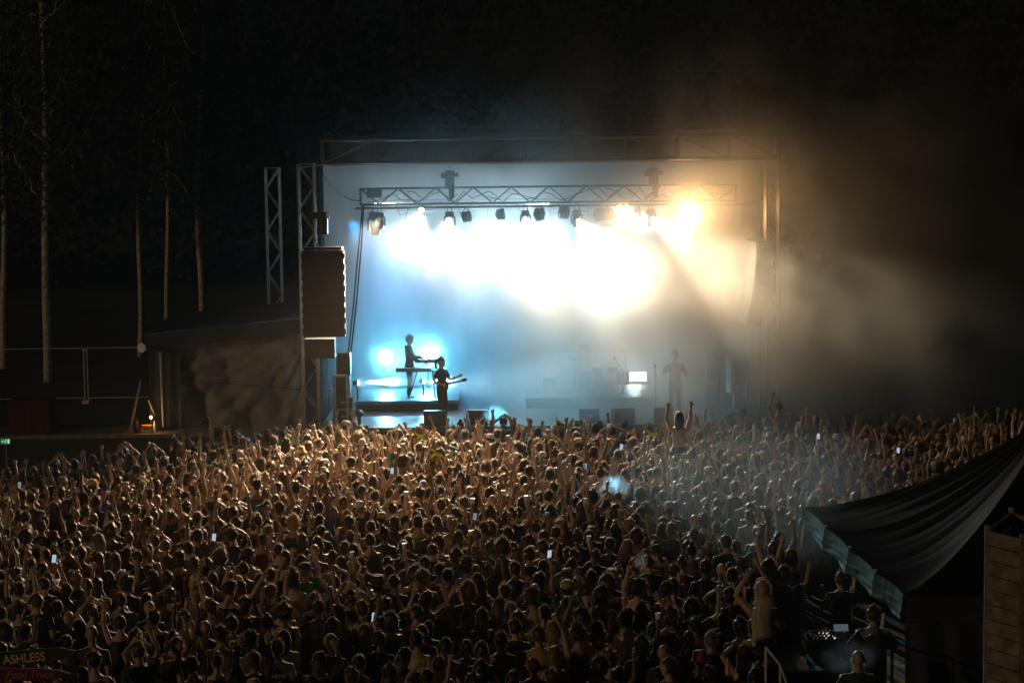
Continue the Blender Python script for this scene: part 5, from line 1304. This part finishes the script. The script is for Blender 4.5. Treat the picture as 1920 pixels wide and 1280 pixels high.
# ------------------------------------------------------------------ mixing tent
tn = thing('mixing_tent', (9.5, 34, 0), 'black peaked tent with a grey hanging border over the sound desk', 'tent')
TP = [Vector((at(1510, 952, 37.8).x, 37.8, 0)), Vector((at(1700, 1118, 30.4).x, 30.4, 0)), Vector((13.4, 30.4, 0)), Vector((13.4, 37.8, 0))]
EZ = [at(1510, 952, 37.8).z, at(1700, 1118, 30.4).z, 2.25, 2.3]
for q, z in zip(TP, EZ): q.z = z
PK = Vector((9.35, 34.0, 4.45)); rows = []
NU, NW = 220, 60; tv = []; 
for side in range(4):
    a, b = TP[side], TP[(side + 1) % 4]; P = []
    for i in range(NU // 2 + 1):
        u = i / (NU // 2); e = a.lerp(b, u); e.z -= .10 * math.sin(math.pi * u) * (1 if side != 0 else .5)
        if side == 0: e.x += .10 * abs(math.sin(math.pi * u * 4)) ** .6 * 1 - .05; 
        row = []
        for j in range(NW + 1):
            t_ = j / NW; q = e.lerp(PK, t_); lin = q.z; h = e.z + (PK.z - e.z) * (t_ ** 1.55)
            rg1 = 4 * u * (1 - u)      # lower between the ridges
            h -= (.32 + .25 * u * (side == 0)) * rg1 * math.sin(math.pi * t_) * (1 - t_ * .3)
            fold = (abs(math.sin(u * 34 + 3 * math.sin(t_ * 3 + side))) ** .6 - .5) * .05 * math.sin(math.pi * min(1, t_ * 1.1)) * (1 - u if side == 0 else 1)
            if side in (0, 3):
                uu = u if side == 0 else 1 - u; fold += (abs(math.sin(uu * 30 + 1.2 * math.sin(t_ * 4))) ** .7 - .5) * .05 * (1 - uu) ** 2 * (t_ * (1 - t_) * 4) ** .5
            fold += .05 * math.exp(-((u - 0.25 * round(u * 4)) * 16) ** 2) * (1 - t_) ** 3 if side in (0, 1) else 0
            row.append((q.x, q.y, h + fold))
        P.append(row)
    tv.append(P)
rfm = MB()
for P in tv: rfm.grid(P)
part(rfm, 'roof', M('tent'), tn, True)
vm = MB()
for side in (0, 1, 3):
    a, b = TP[side], TP[(side + 1) % 4]; P = []; n_ = (b - a).cross(Vector((0, 0, 1))).normalized(); n_ = n_ if side != 0 else Vector((-1, 0, 0))
    hh = .40
    for i in range(200):
        u = i / 199; e = a.lerp(b, u); e.z -= .10 * math.sin(math.pi * u) * (1 if side != 0 else .5); col = []
        if side == 0: e.x += .10 * abs(math.sin(math.pi * u * 4)) ** .6 - .05
        for j in range(14):
            t_ = j / 13; w_ = .01 * math.sin(u * 40 + t_ * 9) + .012 * math.sin(t_ * 22 + u * 25)
            q = e + n_ * (.012 + w_ * t_ + .05 * t_); q.z -= hh * t_ * (1 + .02 * math.sin(u * 30)); col.append(tuple(q))
        P.append(col)
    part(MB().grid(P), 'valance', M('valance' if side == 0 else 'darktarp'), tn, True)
sw = MB()
for a, b in ((TP[1], TP[2]), (TP[2], TP[3])):
    P = []
    for i in range(120):
        e = a.lerp(b, i / 119); n_ = (b - a).cross(Vector((0, 0, 1))).normalized(); P.append([tuple(Vector((e.x, e.y, 0)) - n_ * (.06 + .03 * math.sin(i * .7 + z)) + Vector((0, 0, z))) for z in np.linspace(0.02, min(a.z, b.z) - .12, 8)])
    sw.grid(P)
part(sw, 'side_wall', M('darktarp'), tn, True)
for k, (xa, ya, xb, yb, Y) in enumerate(((1507, 985, 1494, 1110, 37.6), (1604, 1060, 1590, 1235, 34.0), (1598, 1080, 1578, 1262, 33.6), (1657, 1150, 1640, 1285, 31.6))):
    a, b = at(xa, ya, Y), at(xb, yb, Y); dd = (b - a); b = a + dd * (a.z / max(.1, a.z - b.z)); b.z = max(b.z, 0)
    part(MB().tube(a, b, .03 if k != 2 else .018, n=8), 'pole', M('galv'), tn)
for u in (.25, .5, .75):
    e = TP[0].lerp(TP[1], u); part(MB().box(tuple(e + Vector((-.02, 0, -.03))), (.05, .07, .1)), 'roof_bracket', M('alu'), tn)
# sound desk and crew under the tent
dp = atz(1590, 1185, 1.0); dk_ = thing('mixing_desk', (dp.x, dp.y, 0), 'sound desk with lit strips and gear under the tent edge', 'mixing desk')
MB().box((0, 0, .88), (1.5, .75, .16)).build('console', M('black'), dk_)
c_ = MB()
c_.grid([[(-.7 + i * .035, -.33 + j * .055, .966 + .022 * (i % 2) * (j % 3 > 0)) for j in range(12)] for i in range(41)])
c_.build('keys', M('black'), dk_); s = MB()
for x in (-.68, .68):
    for y in (-.3, .3): s.tube((x, y, 0), (x, y, .8), .025)
s.build('leg', M('alu'), dk_)
sl = atz(1586, 1160, 1.05)
MATS['screen_soft'] = emis('soft_desk_light', (.5, .75, .85), .12); MATS['screen_pink'] = emis('pink_desk_light', (.9, .25, .4), .4)
MB().box((-.1, .1, 1.06), (.24, .02, .12), Matrix.Rotation(-.7, 3, 'X')).build('desk_screen', M('screen_soft'), dk_); MB().box((.22, -.05, .985), (.2, .1, .012)).build('lit_button', M('screen_pink'), dk_)
for k, (x, y) in enumerate(((-.35, -.36), (-.25, -.36), (-.3, -.36))): MB().box((x, y - .03, .7 - k * .14), (.34, .05, .03), Matrix.Rotation(.35, 3, 'Y')).build('hanging_gear', M('galv'), dk_)
MB().path([(.45, .1, .98), (.42, .1, 1.25), (.5, .0, 1.42), (.62, -.05, 1.42)], .008).build('desk_lamp', M('black'), dk_)
mp_ = at(1579, 1124, 33.3); mo = thing('monitor_screen', tuple(mp_), 'flat screen showing yellow level bars beside the tent pole', 'monitor'); mo.rotation_euler = (0, .0, .08)
MB().box((0, .03, 0), (.27, .04, .24)).tube((0, .04, -.12), (0, .04, -.75), .02).build('case', M('black'), mo)
MB().box((0, .007, 0), (.25, .008, .22)).build('display', M('screen_dark'), mo)
s = MB(); hs = [.07, .09, .06, .085, .09, .08, .075, .03, .012, .01, .02, .01, .03, .008]
for k, h in enumerate(hs): s.box((-.108 + k * .0155, 0, -.01 + h / 2), (.012, .004, h))
s.box((0, 0, -.035), (.235, .004, .012)).box((-.05, 0, -.07), (.1, .004, .012)).box((0.0, 0, -.095), (.235, .004, .008)); s.build('level_bars', M('screen_yellow'), mo)
def crew(i, px, py, va, sk, hc, shc, htc, lab, sc=1.0, rz=0., fem=False, z=1.66):
    v = make_variant(i, *va, 0, 0, fem, 1.2); w = atz(px, py, z * sc); return place_person(v, (w.x, w.y, 0), rz, sc, SKIN[sk], HAIR[hc], CLOTH[shc], TROU[0], HATC[htc], lab)
bpk = crew(420, 1638, 1152, ('chest', 'chest', 'short', 'hoodie'), 'tan', 'dark-brown', 'grey', 'black', 'person in grey hooded top with backpack at the sound desk', 1.04, -.1)
b_ = MB(); b_.path([(0, -.2, .92), (0, -.24, 1.1), (0, -.22, 1.32), (0, -.17, 1.4)], [(.15, .09), (.17, .11), (.15, .1), (.1, .05)], 12, side=(1, 0, 0)); q = b_.build('backpack', M('cloth'), bpk, True); q.color = (.015, .03, .045, 1)
crew(421, 1577, 1086, ('chest', 'clapl', 'crop', 'tee'), 'tan', 'ginger', 'black', 'black', 'cropped-haired crew member behind the yellow level screen', 1.03)
hb = crew(422, 1609, 1235, ('chest', 'chest', 'bald', 'tee'), 'tan', 'black', 'black', 'black', 'bald person with headphones low at the tent poles', 1.0)
s = MB(); s.path([V3(-.088, 0, 1.64), V3(-.08, 0, 1.72), V3(0, 0, 1.775), V3(.08, 0, 1.72), V3(.088, 0, 1.64)], .008); s.ellips((-.09, 0, 1.635), (.022, .035, .04)).ellips((.09, 0, 1.635), (.022, .035, .04)); s.build('headphones', M('white'), hb)
# low case and rail left of the tent
rp = atz(1515, 1225, .8); t = thing('road_case', (rp.x, rp.y, 0), 'wide low road case left of the tent poles', 'flight case')
MB().box((0, 0, .35), (1.0, 1.4, .7)).build('body', M('black'), t); s = MB()
for x in (-.5, .5):
    for y in (-.7, .7): s.box((x, y, .35), (.035, .035, .72))
for x in (-.5, .5): s.box((x, 0, .7), (.035, 1.4, .035))
for y in (-.7, .7): s.box((0, y, .7), (1.0, .035, .035))
s.build('edging', M('alu'), t)
ra_, rb_ = at(1436, 1213, 28.6), at(1476, 1282, 27.4); t = thing('metal_rail', (ra_.x, ra_.y, 0), 'bright bent metal handrail at the lower edge left of the tent', 'rail')
m_ = at(1463, 1245, 27.9); s = MB(); o0 = Vector((ra_.x, ra_.y, 0)); s.path([ra_ - o0, m_ - o0, rb_ - o0], .022, n=8); s.build('top_tube', M('galv'), t); s = MB()
for q in (ra_, m_, rb_): s.tube(q - o0, Vector((q.x, q.y, 0)) - o0, .02)
s.build('post', M('galv'), t)
bt = at(1364, 1253, 28.2)
o = MB().lathe([(.032, -.09), (.034, 0), (.034, .05), (.014, .1), (.013, .15)], (0, 0, 0), n=12).build('bottle', M('orange')); o.location = bt; tag(o, 'amber glass bottle held near the lower edge beside the rail', 'bottle')
# planked tower at the right edge
wY = 24.0; c0_ = at(1851, 986, wY); c1_ = at(1917, 1002, wY - .55); c2_ = at(1960, 990, wY + .6); c3_ = c0_ + (c2_ - c1_); zt_ = c0_.z
t = thing('wooden_tower', (c0_.x, c0_.y, 0), 'tall box clad in weathered horizontal planks at the right edge', 'wooden tower')
qs = [Vector((c.x, c.y, 0)) for c in (c0_, c1_, c2_, c3_)]; s = MB(); hpl = .182; rgp = random.Random(5)
for k in range(4):
    a, b = qs[k], qs[(k + 1) % 4]; d_ = b - a; L_ = d_.length; rot = Matrix.Rotation(math.atan2(d_.y, d_.x), 3, 'Z'); z = 0.0; kk = 0
    while z < zt_ - .05:
        hgt = min(hpl, zt_ - z); br_ = L_ * rgp.uniform(.3, .7); yo = rgp.uniform(-.006, .006)
        mid = a + d_ * .5 + Vector((0, 0, z + hgt / 2)); s.box(mid + rot @ Vector((0, yo, 0)), (L_ - .03, .03, hgt - .012), rot); z += hpl; kk += 1
part(s, 'planking', M('wood'), t); s = MB()
for a in qs: s.box(a + Vector((0, 0, zt_ / 2)), (.055, .055, zt_ + .02))
part(s, 'corner_post', M('wood'), t)
# finger-post sign at the lower left
sY = 26.5; s0 = at(-60, 1250, sY)
t = thing('signpost', (s0.x, sY, 0), 'hand-painted arrow boards reading ASHLESS and Food Truck at lower left', 'sign')
part(MB().tube((s0.x, sY + .05, 0), (s0.x, sY + .05, at(-60, 1200, sY).z), .05), 'post', M('wood'), t)
def arrow(xa, ya, xb, yb, h, nm, m, lab):
    a, b = at(xa, ya, sY), at(xb, yb, sY); d_ = b - a; L_ = d_.length; ang = math.atan2(d_.z, d_.x)
    pr = [(0, -h / 2), (L_ * .72, -h / 2), (L_ * .87, -h * .36), (L_, h * .12), (L_ * .88, h * .42), (L_ * .7, h / 2), (0, h / 2)]
    mb_ = MB(); n_ = len(pr); vs = [(x, y, z) for y in (-.015, .015) for x, z in pr]; fs = [tuple(range(n_)), tuple(range(2 * n_ - 1, n_ - 1, -1))] + [(i, (i + 1) % n_ + 0, (i + 1) % n_ + n_, i + n_) for i in range(n_)]
    mb_.add(vs, fs); o = mb_.build(nm, M(m), t, False, ); o.data.transform(Matrix.Translation(a - wpos(t)) @ Matrix.Rotation(-ang, 4, 'Y')); o['label'] = lab; return o, a, ang
o1, a, ang = arrow(-80, 1243, 143, 1222, .2, 'arrow_board', 'greensign', 'dark green upper arrow board')
tx = at(46, 1233, sY); text_mesh('ASHLESS', .165, 'lettering', M('cream'), o1, Matrix.Translation(Vector((tx.x, sY - .02, tx.z)) - wpos(t)) @ Matrix.Rotation(-ang, 4, 'Y') @ Matrix.Rotation(math.pi / 2, 4, 'X') @ Matrix.Diagonal((.93, 1, 1, 1)), shear=.0)
o2, a, ang = arrow(-80, 1262, 132, 1264, .165, 'arrow_board', 'redsign', 'dark red lower arrow board')
tx = at(56, 1263, sY); text_mesh('Food Truck', .15, 'lettering', M('pink'), o2, Matrix.Translation(Vector((tx.x, sY - .02, tx.z)) - wpos(t)) @ Matrix.Rotation(math.pi / 2, 4, 'X') @ Matrix.Diagonal((.9, 1, 1, 1)), shear=.35)
o = MB()
